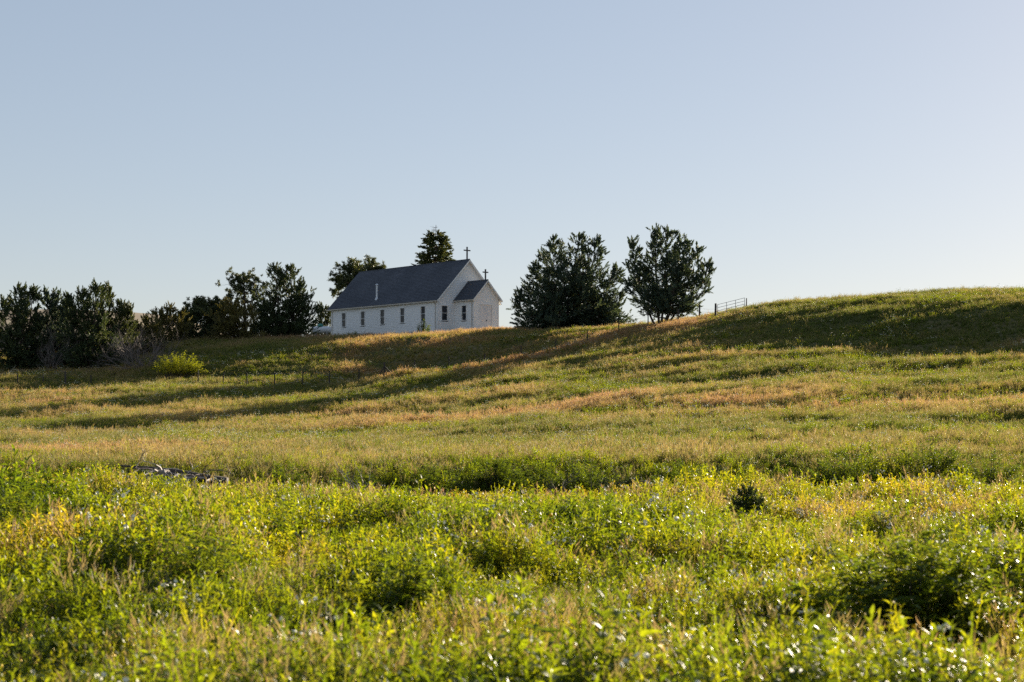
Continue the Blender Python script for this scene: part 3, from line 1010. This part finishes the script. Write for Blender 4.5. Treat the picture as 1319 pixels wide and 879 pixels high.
for px, d, v, r_, lb, mt, sd in ((188, 158, 414, 20, 'low ragged cedar directly behind the big bare bush', 'olive', 151), (243, 170, 404, 20, 'dull green cedar at the edge of the round pine', 'cedar', 153),
                             (338, 180, 412, 20, 'low cedar filling the gap below the tall open pine', 'cedar', 155), (280, 176, 412, 18, 'yellowish cedar between the round pine and the tall pine', 'olive', 157)):
    p = ground_at(px, d)
    cedar(p, [(0, 0, hh(px, v, p[2], d), S(r_, d)), (S(10, d), .3, hh(px + 10, v + 7, p[2], d), S(r_ * .8, d)), (S(-11, d), -.3, hh(px - 11, v + 9, p[2], d), S(r_ * .8, d))], lb, GL, mt, sd, low=.02, belly=5)

# ------------------------------------------------------------------ bare bushes, shrubs
p = ground_at(66, 146)
bare_bush(p, 'leaning grey bare bush at the foot of the cedars', 9, 3.6, (.7, 1.9), 81, dirs=(-.05, 0, .6), group=None)
p = ground_at(185, 143)
bare_bush(p, 'big sprawling grey bare bush beside the sunlit green shrub', 22, 3.6, (.15, .95), 83, r=.045)

def leafy_shrub(name, loc, label, rx, ry, h, n, leaf, seed, mat='shrub', cat='shrub', up=.5, group=None, base_tint=.5, fold=.25, stems=40):
    """dome of many stems with pointed, folded leaves"""
    rng = np.random.default_rng(seed)
    root = empty(name, tuple(loc)); tag(root, label, cat, group)
    st, T = MB(), Tris()
    a = rng.uniform(0, 2 * math.pi, stems); q = np.sqrt(rng.random(stems))
    tips = np.stack([np.cos(a) * q * rx, np.sin(a) * q * ry, h * (1 - .55 * q ** 2.2) * rng.uniform(.6, 1.2, stems)], 1)
    per = max(4, n // stems)
    for t in tips:
        b0 = np.array([t[0] * .45, t[1] * .45, -.08])
        pts = bez(b0, np.array([t[0] * .6, t[1] * .6, t[2] * .6]), t, 6)
        st.tube(pts, np.linspace(.0055, .002, 6) * (h + .3), 3, cap=False)
        s = .25 + .75 * rng.random(per) ** .7
        P = np.stack([np.interp(s, np.linspace(0, 1, 6), pts[:, c]) for c in range(3)], 1)
        az = rng.uniform(0, 2 * math.pi, per)
        D = unit(np.stack([np.cos(az), np.sin(az), rng.uniform(up - .5, up + .5, per)], 1))
        l = leaf * rng.uniform(.6, 1.25, per)[:, None]
        sd = unit(np.cross(D, [0, 0, 1.0])); nn = unit(np.cross(sd, D))
        w = l * rng.uniform(.12, .19, per)[:, None]
        b_ = P + D * l * .06; tip = P + D * l - nn * l * .16
        m1 = P + D * l * .42
        lft, rgt = m1 - sd * w + nn * w * fold * 2, m1 + sd * w + nn * w * fold * 2
        tt = base_tint + rng.normal(size=per) * .2
        for tri in ((b_, m1, lft), (b_, rgt, m1), (m1, tip, lft), (m1, rgt, tip)):
            T.add(np.stack(tri, 1), tt)
    st.build('stems', M['bark'], root, fix=False)
    T.build('leaves', M[mat], root)
    return root

p = hit(230, 487); p = ground_at(230, 138)
leafy_shrub('leafy_shrub', p, 'bright green shrub clump lit by the sun, below the bare grey bush', S(40, 138), 1.4, 2.15, 6000, .20, 91, stems=160, base_tint=1.0)
p = ground_at(545, 164)
leafy_shrub('leafy_shrub', p, 'small green bush in front of the church side wall', .85, .7, 1.75, 1500, .17, 93, stems=36, base_tint=.35)
p = ground_at(455, 168)
leafy_shrub('leafy_shrub', p, 'low green mound of leaves beside the rear corner of the church', 1.6, .9, .75, 1800, .16, 94, stems=60, base_tint=.3)

# ------------------------------------------------------------------ propane tank
tp = ground_at(414, 186)
tank = empty('gas_tank', (tp[0], tp[1], at(414, 433, 186)[2] + .12), R(-8))
tag(tank, 'white gas tank with green domed lid at the rear corner of the church', 'tank')
m = MB()
prof = [(.001, -1.22)] + [(.42 * math.sin(t), -.92 - .30 * math.cos(t)) for t in np.linspace(.25, math.pi / 2, 6)] + [(.42 * math.sin(t), .92 + .30 * math.cos(t)) for t in np.linspace(math.pi / 2, .25, 6)] + [(.001, 1.22)]
m.lathe(prof, 22, 'x', (0, 0, .62)); m.build('tank_body', M['tank'], tank, smooth=True)
m = MB(); m.lathe([(.34, .98), (.34, 1.14), (.30, 1.26), (.18, 1.34), (.001, 1.36)], 18, org=(-.12, 0, 0)); m.build('lid', M['dome'], tank, smooth=True)
for x in (-.7, .7):
    m = MB(); m.box(x - .09, x + .09, -.34, .34, -.5, .26); m.build('support', M['concrete'], tank)

# ------------------------------------------------------------------ fences and gate
def fence(pts, label, heights=1.15, brace=None, wires=4, wood=(), seed=1, name='wire_fence'):
    rng = random.Random(seed)
    c = pts[len(pts) // 2]
    root = empty(name, tuple(c)); tag(root, label, 'fence')
    tops = []
    for i, p in enumerate(pts):
        q = np.array(p) - c
        lx, ly = rng.uniform(-.05, .05), rng.uniform(-.05, .05)
        h = heights + rng.uniform(-.08, .08)
        m = MB()
        if i in wood:
            h += .22
            m.tube([q + [0, 0, -.4], q + [lx * .5, ly * .5, h * .5], q + [lx, ly, h]], [.085, .08, .075], 7)
            m.build('post', M['post'], root)
        else:
            w = .05
            a, b_ = q + [0, 0, -.4], q + [lx, ly, h]
            m.hexa([a + [-w, -.006, 0], a + [w, -.006, 0], a + [w, .006, 0], a + [-w, .006, 0], b_ + [-w, -.006, 0], b_ + [w, -.006, 0], b_ + [w, .006, 0], b_ + [-w, .006, 0]])
            m.hexa([a + [-.006, .0065, 0], a + [.006, .0065, 0], a + [.006, .05, 0], a + [-.006, .05, 0], b_ + [-.006, .0065, 0], b_ + [.006, .0065, 0], b_ + [.006, .05, 0], b_ + [-.006, .05, 0]])
            m.build('post', M['tpost'], root)
        tops.append((q, np.array([lx, ly, h])))
    for k in range(wires):
        f = (.3, .52, .74, .95)[k]
        m = MB()
        path = []
        for i, (q, t) in enumerate(tops):
            path.append(q + t * f + [0, -.012, 0])
            if i + 1 < len(tops):
                q2, t2 = tops[i + 1]
                path.append((q + t * f + q2 + t2 * f) / 2 + [0, -.012, -.04 - .03 * rng.random()])
        m.tube(path, .006, 3, cap=False)
        m.build('wire', M['wire'], root, fix=False)
    if brace is not None:
        q, t = tops[brace]
        for j, s in ((brace - 1, -1), (brace + 1, 1)):
            q2 = tops[j][0]
            e = q + (q2 - q) * .42
            e[2] = gz(e[0] + c[0], e[1] + c[1]) - c[2] - .1
            m = MB(); m.tube([q + t * .75 + [s * .05, -.09, 0], e + [0, -.09, 0]], .055, 6); m.build('brace', M['post'], root)
    return root

fpts = [ground_at(p[0], dd) for p, dd in zip(FP, FD)]
fence(fpts, 'wire fence on steel posts climbing the hillside below the church', 1.32, brace=7, wood=(7,), seed=3)
fpts = [ground_at(px, dd) for px, dd in ((-40, 128), (-8, 129), (24, 130), (56, 131), (85, 132), (118, 133))]
fence(fpts, 'short wire fence in front of the dark cedars', 1.05, wood=(4,), seed=5)

g0 = ground_at(922, 139.0); g1 = ground_at(901, 141.5)
fz = at(922, 408, 139)[2]
fence([ground_at(874, 142.5), g1, g0], 'old wire fence on leaning wooden posts between the cedar and the gate', 1.15, wood=(0, 1), seed=8, wires=3)
gate_dir = unit(np.array([1.0, .35, 0]))
g2 = g0 + gate_dir * 3.1; g2[2] = gz(g2[0], g2[1])
gate = empty('metal_gate', tuple(g0)); tag(gate, 'grey tubular metal gate between wooden posts on the hill crest', 'gate')
for q, nm in ((g0, 0), (g2, 1)):
    m = MB(); e = q - g0; m.tube([e + [0, 0, -.5], e + [0, 0, .7], e + [.01, 0, 1.38 if nm == 0 else 1.25]], [.10, .10, .09] if nm == 0 else [.05, .05, .045], 8); m.build('post', M['post'], gate)
a0, a1 = gate_dir * .18, (g2 - g0) - gate_dir * .18
lift = np.array([0, 0, .15])
for k in range(5):
    m = MB(); z = np.array([0, 0, k * .28]); m.tube([a0 + lift + z, a1 * [1, 1, 1] + lift + z], .021, 6); m.build('rail', M['gate'], gate)
for s in (0.004, .33, .66, .996):
    q = a0 + (a1 - a0) * s + lift + [0, -.035, 0]
    m = MB(); m.tube([q, q + [0, 0, 1.12]], .024, 6); m.build('upright', M['gate'], gate)

# ------------------------------------------------------------------ fallen wood by the ditch
def log_thing():
    a, b_ = at(152, 600, 39.4), at(292, 621, 38.6)
    for q, up in ((a, .75), (b_, .2)): q[2] = max(q[2], gz(q[0], q[1]) + .05)
    root = empty('fallen_tree', tuple((a + b_) / 2)); tag(root, 'fallen dead tree with dark trunk and pale tangled branches at the ditch', 'fallen tree')
    c = (a + b_) / 2
    m = MB()
    pts = [a - c, (a * .72 + b_ * .28) - c + [0, 0, .06], (a * .45 + b_ * .55) - c + [0, 0, .05], (a * .15 + b_ * .85) - c, b_ - c]
    m.tube(pts, [.02, .035, .085, .11, .12], 8); m.build('trunk', M['darkwood'], root, smooth=True)
    rng = np.random.default_rng(7)
    for k in range(15):
        s = rng.uniform(.25, .9)
        m = MB()
        p = (a * (1 - s) + b_ * s) - c + [0, -.1, .02]
        twigs(m, rng, p, (rng.uniform(-1, .6), -.6, rng.uniform(-.05, .25)), rng.uniform(.6, 1.1), .03, 2, .8, .0, (2, 4), 5, droop=.5)
        m.build('branch', M['palewood'] if k % 3 else M['deadwood'], root, fix=False)
log_thing()
def branch_thing(px, d, label, dirs, n, size, seed, mat='deadwood', dz=0):
    p = ground_at(px, d); p[2] += dz
    bare_bush(p, label, n, size, (.2, .8), seed, mat, dirs=dirs, cat='branch', name='dead_branch', r=.02, depth=2)
branch_thing(702, 38.6, 'arched dead branch rising from the weeds of the ditch', (.8, 0, 1.0), 5, 1.6, 5)
branch_thing(478, 38.4, 'pale broken dead branches leaning in the ditch bank', (.3, 0, 1.1), 6, 1.5, 6, 'palewood')
branch_thing(815, 38.0, 'grey tangle of dead twigs lying in the ditch beside small cedars', (.6, 0, .45), 10, 1.2, 9, dz=.15)

for px, d, rx, h, sd, lb in ((690, 40.6, 1.0, 1.15, 131, 'dark rounded shrub at the foot of the arched dead branch'), (752, 40.4, .8, 1.3, 132, 'tall dark ditch shrub between the arched branch and the cedar seedlings'),
                             (560, 40.8, .9, 1.0, 133, 'dark ditch shrub straight below the church front'), (452, 40.4, .9, 1.05, 134, 'dark ditch shrub beside the pale broken branches'),
                             (372, 40.8, .7, .95, 135, 'small ditch shrub between the fallen tree and the pale broken branches'), (640, 41.2, .7, 1.0, 136, 'small ditch shrub just before the arched dead branch'),
                             (870, 40.6, .8, .95, 137, 'low ditch shrub between the grey twig tangle and the narrow seedling'), (1085, 41, 1.0, 1.1, 138, 'dark ditch shrub next to the broad cedar seedling'),
                             (1190, 42.5, 1.2, 1.0, 139, 'widest dark ditch shrub, below the shaded hill crest'), (1275, 41, 1.0, 1.1, 140, 'last dark shrub of the ditch, beyond the widest one')):
    leafy_shrub('leafy_shrub', ground_at(px, d), lb, rx, rx * .7, h, 2000, .13, sd, stems=60, base_tint=.3, up=.45, group='shrubs along the ditch')

# ------------------------------------------------------------------ seedlings and near shrubs
def seedling(px, d, hpx, label, seed, wide=.5, mat='cedar'):
    p = ground_at(px, d)
    h = S(hpx, d)
    cedar(p, [(0, 0, h, h * wide), (h * .22, .08, h * .74, h * wide * .8), (-h * .2, -.05, h * .58, h * wide * .8)], label, 'cedar seedlings along the ditch', mat, seed, 'cedar_seedling', dens=4.2 / max(h, .6), low=.03, rise=.8, belly=4, gap=.3, base_tint=.45, fl=.06, fw=.014, sc=.24)
seedling(779, 37.2, 50, 'dark cone shaped cedar seedling beside the grey twig tangle', 101, .35)
seedling(811, 36.6, 44, 'slim dark cedar seedling between twig tangle and weed field', 103, .3)
seedling(921, 35.5, 50, 'narrow dark cedar seedling at the far edge of the weeds', 105, .28)
seedling(1022, 37.5, 50, 'broad dark cedar seedling in the ditch, widest of its row', 107, .5)
seedling(962, 28, 54, 'dark cedar seedling with browning tips among the yellow green weeds', 109, .42)

for px, d, rx, h, n, st_, lb, sd in ((22, 22.5, .62, 1.02, 4200, 90, 'dark leafy shrub rising at the edge of the weed field, facing the fallen tree', 113), (262, 16.5, .62, .96, 4200, 90, 'rounded dark leafy clump among the near weeds, below the fallen tree', 115),
                             (522, 15.6, .45, .74, 3000, 70, 'narrow dark leafy clump in the middle of the near weeds', 117), (640, 22, .7, .84, 3800, 90, 'low wide leafy clump in the weeds below the church', 119)):
    leafy_shrub('leafy_shrub', ground_at(px, d), lb, rx, rx * .8, h, n // 2, .14, sd, stems=st_ // 2 * 2, base_tint=.6, up=.4)
p = ground_at(1172, 14.6)
leafy_shrub('leafy_shrub', p, 'big dark green leafy shrub standing out of the weeds', 1.16, .85, 1.04, 4800, .165, 111, stems=140, base_tint=.55, up=.35)

# ------------------------------------------------------------------ ground cover
def leaf_strip(V, F, rng, p, d, ln, w, bend, fold=.25, seg=4):
    d = unit(np.array(d, float))
    sd = unit(np.cross(d, [0, 0, 1.0]) + rng.normal(size=3) * .2)
    up = np.cross(sd, d)
    n0 = len(V)
    ws = [.12, .75, 1.0, .62, 0.0] if seg == 4 else [.3, 1.0, 0.0]
    for i in range(seg + 1):
        t = i / seg
        c = p + d * ln * t - up * bend * ln * t * t
        V += [tuple(c - sd * w * ws[i] + up * w * ws[i] * fold), tuple(c), tuple(c + sd * w * ws[i] + up * w * ws[i] * fold)]
    for i in range(seg):
        a = n0 + i * 3
        F += [(a, a + 1, a + 4, a + 3), (a + 1, a + 2, a + 5, a + 4)]

def quad_stem(V, F, pts, r):
    for i in range(len(pts) - 1):
        n = len(V)
        a, b_ = np.array(pts[i]), np.array(pts[i + 1])
        for s in (np.array([r, 0, 0]), np.array([0, r, 0])):
            n = len(V)
            V += [tuple(a - s), tuple(a + s), tuple(b_ + s), tuple(b_ - s)]
            F.append((n, n + 1, n + 2, n + 3))

def forb(seed, h, stems, leaves, ll, lw, up=(.3, 1.0), spread=.18, bend=.18, flower=None, seg=4):
    rng = np.random.default_rng(seed)
    V, F, mat = [], [], []
    for s in range(stems):
        az = rng.uniform(0, 6.28)
        hh_ = h * rng.uniform(.72, 1.1)
        tip = np.array([math.cos(az), math.sin(az), 0]) * spread * rng.uniform(.2, 1.2) + [0, 0, hh_]
        b0 = np.array([tip[0] * .25, tip[1] * .25, -.04])
        pts = bez(b0, np.array([tip[0] * .35, tip[1] * .35, hh_ * .6]), tip, 4)
        quad_stem(V, F, pts, .0035)
        a0 = rng.uniform(0, 6.28)
        for k in range(leaves):
            t = .18 + .82 * (k + rng.random()) / leaves
            p = np.array([np.interp(t, np.linspace(0, 1, 4), pts[:, c]) for c in range(3)])
            a = a0 + k * 2.4
            u = rng.uniform(*up) + (.7 if t > .9 else 0)
            sz = (1.1 - .55 * abs(t - .55)) * rng.uniform(.75, 1.2)
            leaf_strip(V, F, rng, p, (math.cos(a), math.sin(a), u), ll * sz, lw * sz, bend * rng.uniform(.3, 1.6), seg=seg)
        mat += [0] * (len(F) - len(mat))
        if flower:
            for k in range(flower):
                c = tip + rng.normal(size=3) * [.05, .05, .03] + [0, 0, .03]
                n = len(V); r_ = rng.uniform(.012, .02)
                nn = unit(rng.normal(size=3) + [0, -.4, .8]); s1 = unit(np.cross(nn, [1, .2, 0])); s2 = np.cross(nn, s1)
                ring = [c + (s1 * math.cos(q) + s2 * math.sin(q)) * r_ for q in np.linspace(0, 2 * math.pi, 7)[:-1]]
                V += [tuple(q) for q in ring] + [tuple(c + nn * r_ * .6)]
                F += [(n + q, n + (q + 1) % 6, n + 6, n + 6) for q in range(6)]
            mat += [1] * (len(F) - len(mat))
    return V, F, mat

def grass_tuft(seed, h, blades, w, spread, seeds=0, lean=.35):
    rng = np.random.default_rng(seed)
    V, F, mat = [], [], []
    for k in range(blades):
        az = rng.uniform(0, 6.28)
        o = np.array([math.cos(az), math.sin(az), 0])
        p = o * spread * rng.random() + [0, 0, -.03]
        hh_ = h * rng.uniform(.5, 1.1)
        ln = rng.uniform(.05, lean) * hh_
        az2 = az + rng.normal() * .7
        oo = np.array([math.cos(az2), math.sin(az2), 0])
        pts = bez(p, p + [0, 0, hh_ * .65], p + oo * ln + [0, 0, hh_], 4)
        sd = np.array([-oo[1], oo[0], 0]); a = rng.uniform(0, 6.28); sd = np.array([math.cos(a), math.sin(a), 0])
        n = len(V)
        for i, ww in enumerate((1, .9, .6, .08)):
            V += [tuple(pts[i] - sd * w * ww), tuple(pts[i] + sd * w * ww)]
        for i in range(3):
            F.append((n + 2 * i, n + 2 * i + 1, n + 2 * i + 3, n + 2 * i + 2))
        mat += [0] * 3
        if k < seeds:
            top = pts[-1]
            for q in range(5):
                c = top + [0, 0, -.02 * q] + rng.normal(size=3) * .012
                dd = unit(np.array([oo[0] * .5, oo[1] * .5, 1]) + rng.normal(size=3) * .35)
                s = unit(np.cross(dd, rng.normal(size=3))) * w * 1.1
                n = len(V)
                V += [tuple(c - s), tuple(c + s), tuple(c + dd * .07 + s * .2), tuple(c + dd * .07 - s * .2)]
                F.append((n, n + 1, n + 2, n + 3)); mat.append(1)
    return V, F, mat

def proto(name, data, mats):
    V, F, mat = data
    me = bpy.data.meshes.new(name)
    me.from_pydata(V, [], [f if f[2] != f[3] else f[:3] for f in F])
    me.polygons.foreach_set('material_index', np.array(mat, np.int32))
    for m_ in mats: me.materials.append(m_)
    me.update()
    return bpy.data.objects.new(name + '_source', me)       # never linked: only the scatter refers to it

def scatter(name, src, P, rotz, tilt, scl, tint, label, cat):
    n = len(P)
    me = bpy.data.meshes.new(name)
    me.vertices.add(n)
    me.vertices.foreach_set('co', np.asarray(P, np.float32).ravel())
    rot = np.c_[tilt[:, 0], tilt[:, 1], rotz].astype(np.float32)
    for nm, ty, arr in (('rot', 'FLOAT_VECTOR', rot), ('scl', 'FLOAT_VECTOR', np.asarray(scl, np.float32)), ):
        a = me.attributes.new(nm, ty, 'POINT'); a.data.foreach_set('vector', arr.ravel())
    a = me.attributes.new('tint', 'FLOAT', 'POINT'); a.data.foreach_set('value', np.asarray(tint, np.float32))
    o = link(name, me)
    g = bpy.data.node_groups.new('scatter_' + name, 'GeometryNodeTree')
    g.interface.new_socket('Geometry', in_out='INPUT', socket_type='NodeSocketGeometry')
    g.interface.new_socket('Geometry', in_out='OUTPUT', socket_type='NodeSocketGeometry')
    gi, go = g.nodes.new('NodeGroupInput'), g.nodes.new('NodeGroupOutput')
    oi = g.nodes.new('GeometryNodeObjectInfo'); oi.inputs['Object'].default_value = src
    oi.inputs['As Instance'].default_value = True
    ip = g.nodes.new('GeometryNodeInstanceOnPoints')
    na = g.nodes.new('GeometryNodeInputNamedAttribute'); na.data_type = 'FLOAT_VECTOR'; na.inputs['Name'].default_value = 'rot'
    nb = g.nodes.new('GeometryNodeInputNamedAttribute'); nb.data_type = 'FLOAT_VECTOR'; nb.inputs['Name'].default_value = 'scl'
    er = g.nodes.new('FunctionNodeEulerToRotation')
    L = g.links.new
    L(gi.outputs[0], ip.inputs['Points']); L(oi.outputs['Geometry'], ip.inputs['Instance'])
    L(na.outputs['Attribute'], er.inputs[0]); L(er.outputs[0], ip.inputs['Rotation']); L(nb.outputs['Attribute'], ip.inputs['Scale'])
    L(ip.outputs['Instances'], go.inputs[0])
    md = o.modifiers.new('scatter', 'NODES'); md.node_group = g
    tag(o, label, cat, kind='stuff')
    return o

def field(seed, y0, y1, dens, kx=.40, mx=3.0):
    """random ground points in the strip y0..y1, wide enough for the view from a step aside"""
    rng = np.random.default_rng(seed)
    X, Y = [], []
    w = kx * y1 + mx
    n = int(dens * 2 * w * (y1 - y0))
    x = rng.uniform(-w, w, n); y = rng.uniform(y0, y1, n)
    k = np.abs(x) < kx * y + mx
    x, y = x[k], y[k]
    return rng, x, y, ground_z(x, y)

def spread_types(prefix, protos, rng, x, y, z, w, smin, smax, tint, label, cat, tiltamp=.12, zs=(.8, 1.25)):
    """w: (n,k) weights for each prototype"""
    cw = np.cumsum(w / w.sum(1, keepdims=True), 1)
    idx = (rng.random(len(x))[:, None] > cw).sum(1)
    for i, (nm, pr, lb) in enumerate(protos):
        k = np.nonzero(idx == i)[0]
        if not len(k): continue
        s = rng.uniform(smin, smax, len(k)) if np.isscalar(smin) else smin[k] * rng.uniform(.8, 1.25, len(k))
        scl = np.c_[s, s, s * rng.uniform(*zs, len(k))]
        scatter(nm, pr, np.c_[x[k], y[k], z[k]], rng.uniform(0, 6.28, len(k)), rng.normal(size=(len(k), 2)) * tiltamp, scl, tint[k], lb or label, cat)

W2 = [M['weed'], M['yellow']]
FORBS = [proto('f%d' % i, forb(200 + i, h, st, lv, ll, lw, up, sp, bd), W2) for i, (h, st, lv, ll, lw, up, sp, bd) in enumerate((
    (.50, 6, 17, .070, .0130, (.15, 1.0), .20, .3), (.60, 5, 21, .085, .0155, (.05, .8), .19, .4), (.42, 8, 15, .050, .0120, (.2, 1.1), .24, .25), (.48, 8, 18, .040, .0080, (.4, 1.2), .22, .1)))]
FLOW = proto('fl', forb(220, .52, 4, 9, .06, .007, (.5, 1.3), .2, .1, 3), W2)
FLOWC = proto('flc', forb(221, .56, 4, 9, .06, .007, (.5, 1.3), .2, .1, 5), [M['weed'], M['cream_flower']])
GS = [M['grass'], M['seed']]
TUFT_NEAR = proto('tn', grass_tuft(230, .55, 26, .0045, .10, 12), GS)
GR = [proto('g%d' % i, grass_tuft(240 + i, h, n, w, sp, sd, ln), GS) for i, (h, n, w, sp, sd, ln) in enumerate((
    (.36, 26, .0075, .20, 0, .5), (.44, 22, .0075, .18, 8, .4), (.58, 18, .007, .14, 12, .3), (.30, 30, .010, .26, 4, .8)))]

def clearing(x, y):
    """thinned where the fallen wood and the big shrub stand"""
    q = FPX * x / y + CX
    return (((q > 150) & (q < 300) & (y > 36.4) & (y < 40.6)) | (np.abs(q - 725) < 45) & (y > 36.8) & (y < 40) | (np.abs(q - 490) < 30) & (y > 36.8) & (y < 40)
            | (np.abs(q - 840) < 45) & (y > 36.6) & (y < 39.5) | (np.hypot((x - (1172 - CX) / FPX * 14.6) * 1.05, np.where(y < 14.4, (y - 14.4) * .42, (y - 14.4) * .9)) < 1.0))

# weed field in front
rng, x, y, z = field(301, 5.0, 39.0, 32)
k = ~clearing(x, y) | (rng.random(len(x)) < .12)
x, y, z = x[k], y[k], z[k]
hgt = .14 + .85 * fbm(x, y, 4.5, 31, 2) + .85 * fbm(x, y, 1.4, 32, 2)
ed = sstep(36.5, 38.5, y)
patch = sstep(.52, .68, fbm(x, y, 4.0, 33, 2))               # fine leaved, drier patches
big = sstep(.5, .64, fbm(x, y, 3.2, 35, 2))
PX, PV = topix(x, y, z + .45)
def blob(px, v, rx, rv, X=None, V=None):
    X = PX if X is None else X; V = PV if V is None else V
    return np.exp(-(((X - px) / rx) ** 2 + ((V - v) / rv) ** 2))
tall = blob(250, 715, 90, 26) + blob(520, 735, 80, 26) + blob(25, 670, 50, 36) + blob(640, 690, 120, 22) * .5
hgt = (hgt + .35 * np.clip(tall, 0, 1)) * (.5 + .5 * sstep(6, 11.5, y))
big = np.clip(big + tall, 0, 1)
w = np.c_[.5 + big, .25 + 1.2 * big, .7 + 0 * x, .35 + 1.3 * patch, .08 + .25 * patch, .03 + .12 * patch, .14 + .8 * patch]
tint = np.clip(.36 + .7 * (fbm(x, y, 2.0, 37, 2) - .5) + .22 * patch - .22 * np.clip(tall, 0, 1), 0, 1)
names = [('broadleaf_weeds', FORBS[0], 'narrow leaved green weeds filling the near field'), ('tall_weeds', FORBS[1], 'taller long leaved weeds in the near field'),
         ('bushy_weeds', FORBS[2], 'bushy short leaved weeds in the near field'), ('fine_weeds', FORBS[3], 'fine leaved weeds in the drier patches'),
         ('yellow_wildflowers', FLOW, 'yellow wildflowers scattered through the weeds'), ('cream_wildflowers', FLOWC, 'cream wildflowers scattered through the weeds'),
         ('seeding_grass', TUFT_NEAR, 'tan seeding grass between the weeds')]
spread_types('w', names, rng, x, y, z, w, hgt, None, tint, '', 'weeds', .14)

# ditch bank and foot of the hill
rng, x, y, z = field(305, 39.0, 56.0, 26)
n1 = fbm(x, y, 5.0, 41, 2)
ty = sstep(41.5, 49, y + 9 * (.5 - n1))
s = (.55 + .2 * (1 - ty)) * (.25 + .8 * n1 + .55 * fbm(x, y, 1.5, 44, 2))
keep = (rng.random(len(x)) < 1 - .8 * ty) & (~clearing(x, y) | (rng.random(len(x)) < .15))
x, y, z, s, ty, n1 = x[keep], y[keep], z[keep], s[keep], ty[keep], n1[keep]
dry = sstep(.55, .68, fbm(x, y * 1.4, 3.5, 45, 2))
w = np.c_[.5 * (1 - ty) + .05, .4 * (1 - ty) + .02, .9 - .4 * ty, .7 - .3 * ty, .03 + 0 * x, .015 + 0 * x, .2 + .7 * ty + 3 * dry]
tint = np.clip(.28 + .3 * ty + .4 * (fbm(x, y, 4.0, 43, 2) - .5), 0, 1)
nm2 = [(a + '_of_the_bank', b_, c) for (a, b_, _), c in zip(names, ('narrow leaved weeds on the ditch bank', 'tall weeds on the ditch bank', 'bushy weeds on the ditch bank', 'fine leaved weeds on the ditch bank', 'yellow wildflowers on the ditch bank', 'cream wildflowers on the ditch bank', 'seeding grass on the ditch bank'))]
spread_types('d', nm2, rng, x, y, z, w, s, None, tint, '', 'weeds', .14)

# hillside grass
def hill_grass(seed, y0, y1, dens, smul, suffix):
    rng, x, y, z = field(seed, y0, y1, dens, .38, 4)
    X, V = topix(x, y, z + .2)
    n1, n2 = fbm(x, y * 1.6, 14, 51, 3), fbm(x, y * 1.8, 5, 53, 2)
    tan = .23 + 1.15 * (n1 - .5) + .95 * (n2 - .5)
    tan += .42 * (blob(780, 520, 170, 26, X, V) + blob(1120, 525, 240, 14, X, V)) + .3 * blob(650, 500, 160, 14, X, V)
    tan += .42 * (blob(60, 583, 160, 8, X, V) + blob(300, 527, 220, 12, X, V) + blob(430, 590, 120, 6, X, V)) + .25 * blob(60, 520, 60, 8, X, V)
    bank = sstep(127, 134, y) * sstep(-26, -8, x) * (1 - sstep(14, 22, x))
    tan += .38 * bank + .45 * ledge(x, y)
    tan -= .22 * sstep(900, 1000, X) * sstep(110, 118, y)
    tan -= .25 * (1 - sstep(60, 76, y)) * (n2 > .4)
    tan += .25 * sstep(150, 160, y)
    tan = np.clip(tan, 0, 1)
    w = np.c_[1.2 - tan, .5 + .4 * tan, .15 + .9 * tan ** 2, .6 + .5 * (1 - tan)]
    s = smul * (.3 + .6 * n2 + .75 * fbm(x, y, 1.7, 57, 2)) * (1 - .12 * bank)
    tint = np.clip(tan * .95 + rng.normal(size=len(x)) * .06, 0, 1)
    nm = [(a + suffix, b_, c) for a, b_, c in (('green_grass', GR[0], 'green pasture grass'), ('pasture_grass', GR[1], 'mixed pasture grass'), ('tan_grass', GR[2], 'tall tan seeding grass'), ('matted_grass', GR[3], 'matted low grass'))]
    nm = [(a, b_, c + {'': ' on the lower hillside', '_of_the_slope': ' on the upper hillside', '_of_the_crest': ' on the hilltop'}[suffix]) for a, b_, c in nm]
    # keep grass out of the church
    la = (x + 8.38) * (-math.cos(AL)) + (y - 174) * math.sin(AL); lb = (x + 8.38) * math.sin(AL) + (y - 174) * math.cos(AL)
    ok = ~(((la > -.05) & (la < L_ + .05) & (lb > -.08) & (lb < W_ + .05)) | ((la > -DV - 1.5) & (la <= 0) & (lb > B1 - .05) & (lb < B2 + .05)))
    spread_types('h', nm, rng, x[ok], y[ok], z[ok], w[ok], s[ok], None, tint[ok], '', 'grass', .12)
hill_grass(311, 41, 88, 28, .75, '')
hill_grass(313, 88, 150, 20, .76, '_of_the_slope')
hill_grass(317, 150, 182, 12, .8, '_of_the_crest')

# green leafy weeds and pale flower spikes dotted over the slope
rng, x, y, z = field(331, 52, 150, 5.0, .38, 4)
k = (fbm(x, y * 1.8, 7, 61, 3) > .56) | (rng.random(len(x)) < .12)
x, y, z = x[k], y[k], z[k]
w = np.c_[np.ones(len(x)), .3 + 0 * x, .22 + .0 * x]
spread_types('s', [('leafy_weeds_of_the_slope', FORBS[2], 'small green weeds dotted over the hillside'), ('yellow_flowers_of_the_slope', FLOW, 'yellow flowers dotted over the hillside'), ('pale_flowers_of_the_slope', FLOWC, 'pale flower heads dotted over the hillside')],
             rng, x, y, z, w, np.full(len(x), .85), None, np.full(len(x), .26), '', 'weeds', .1)
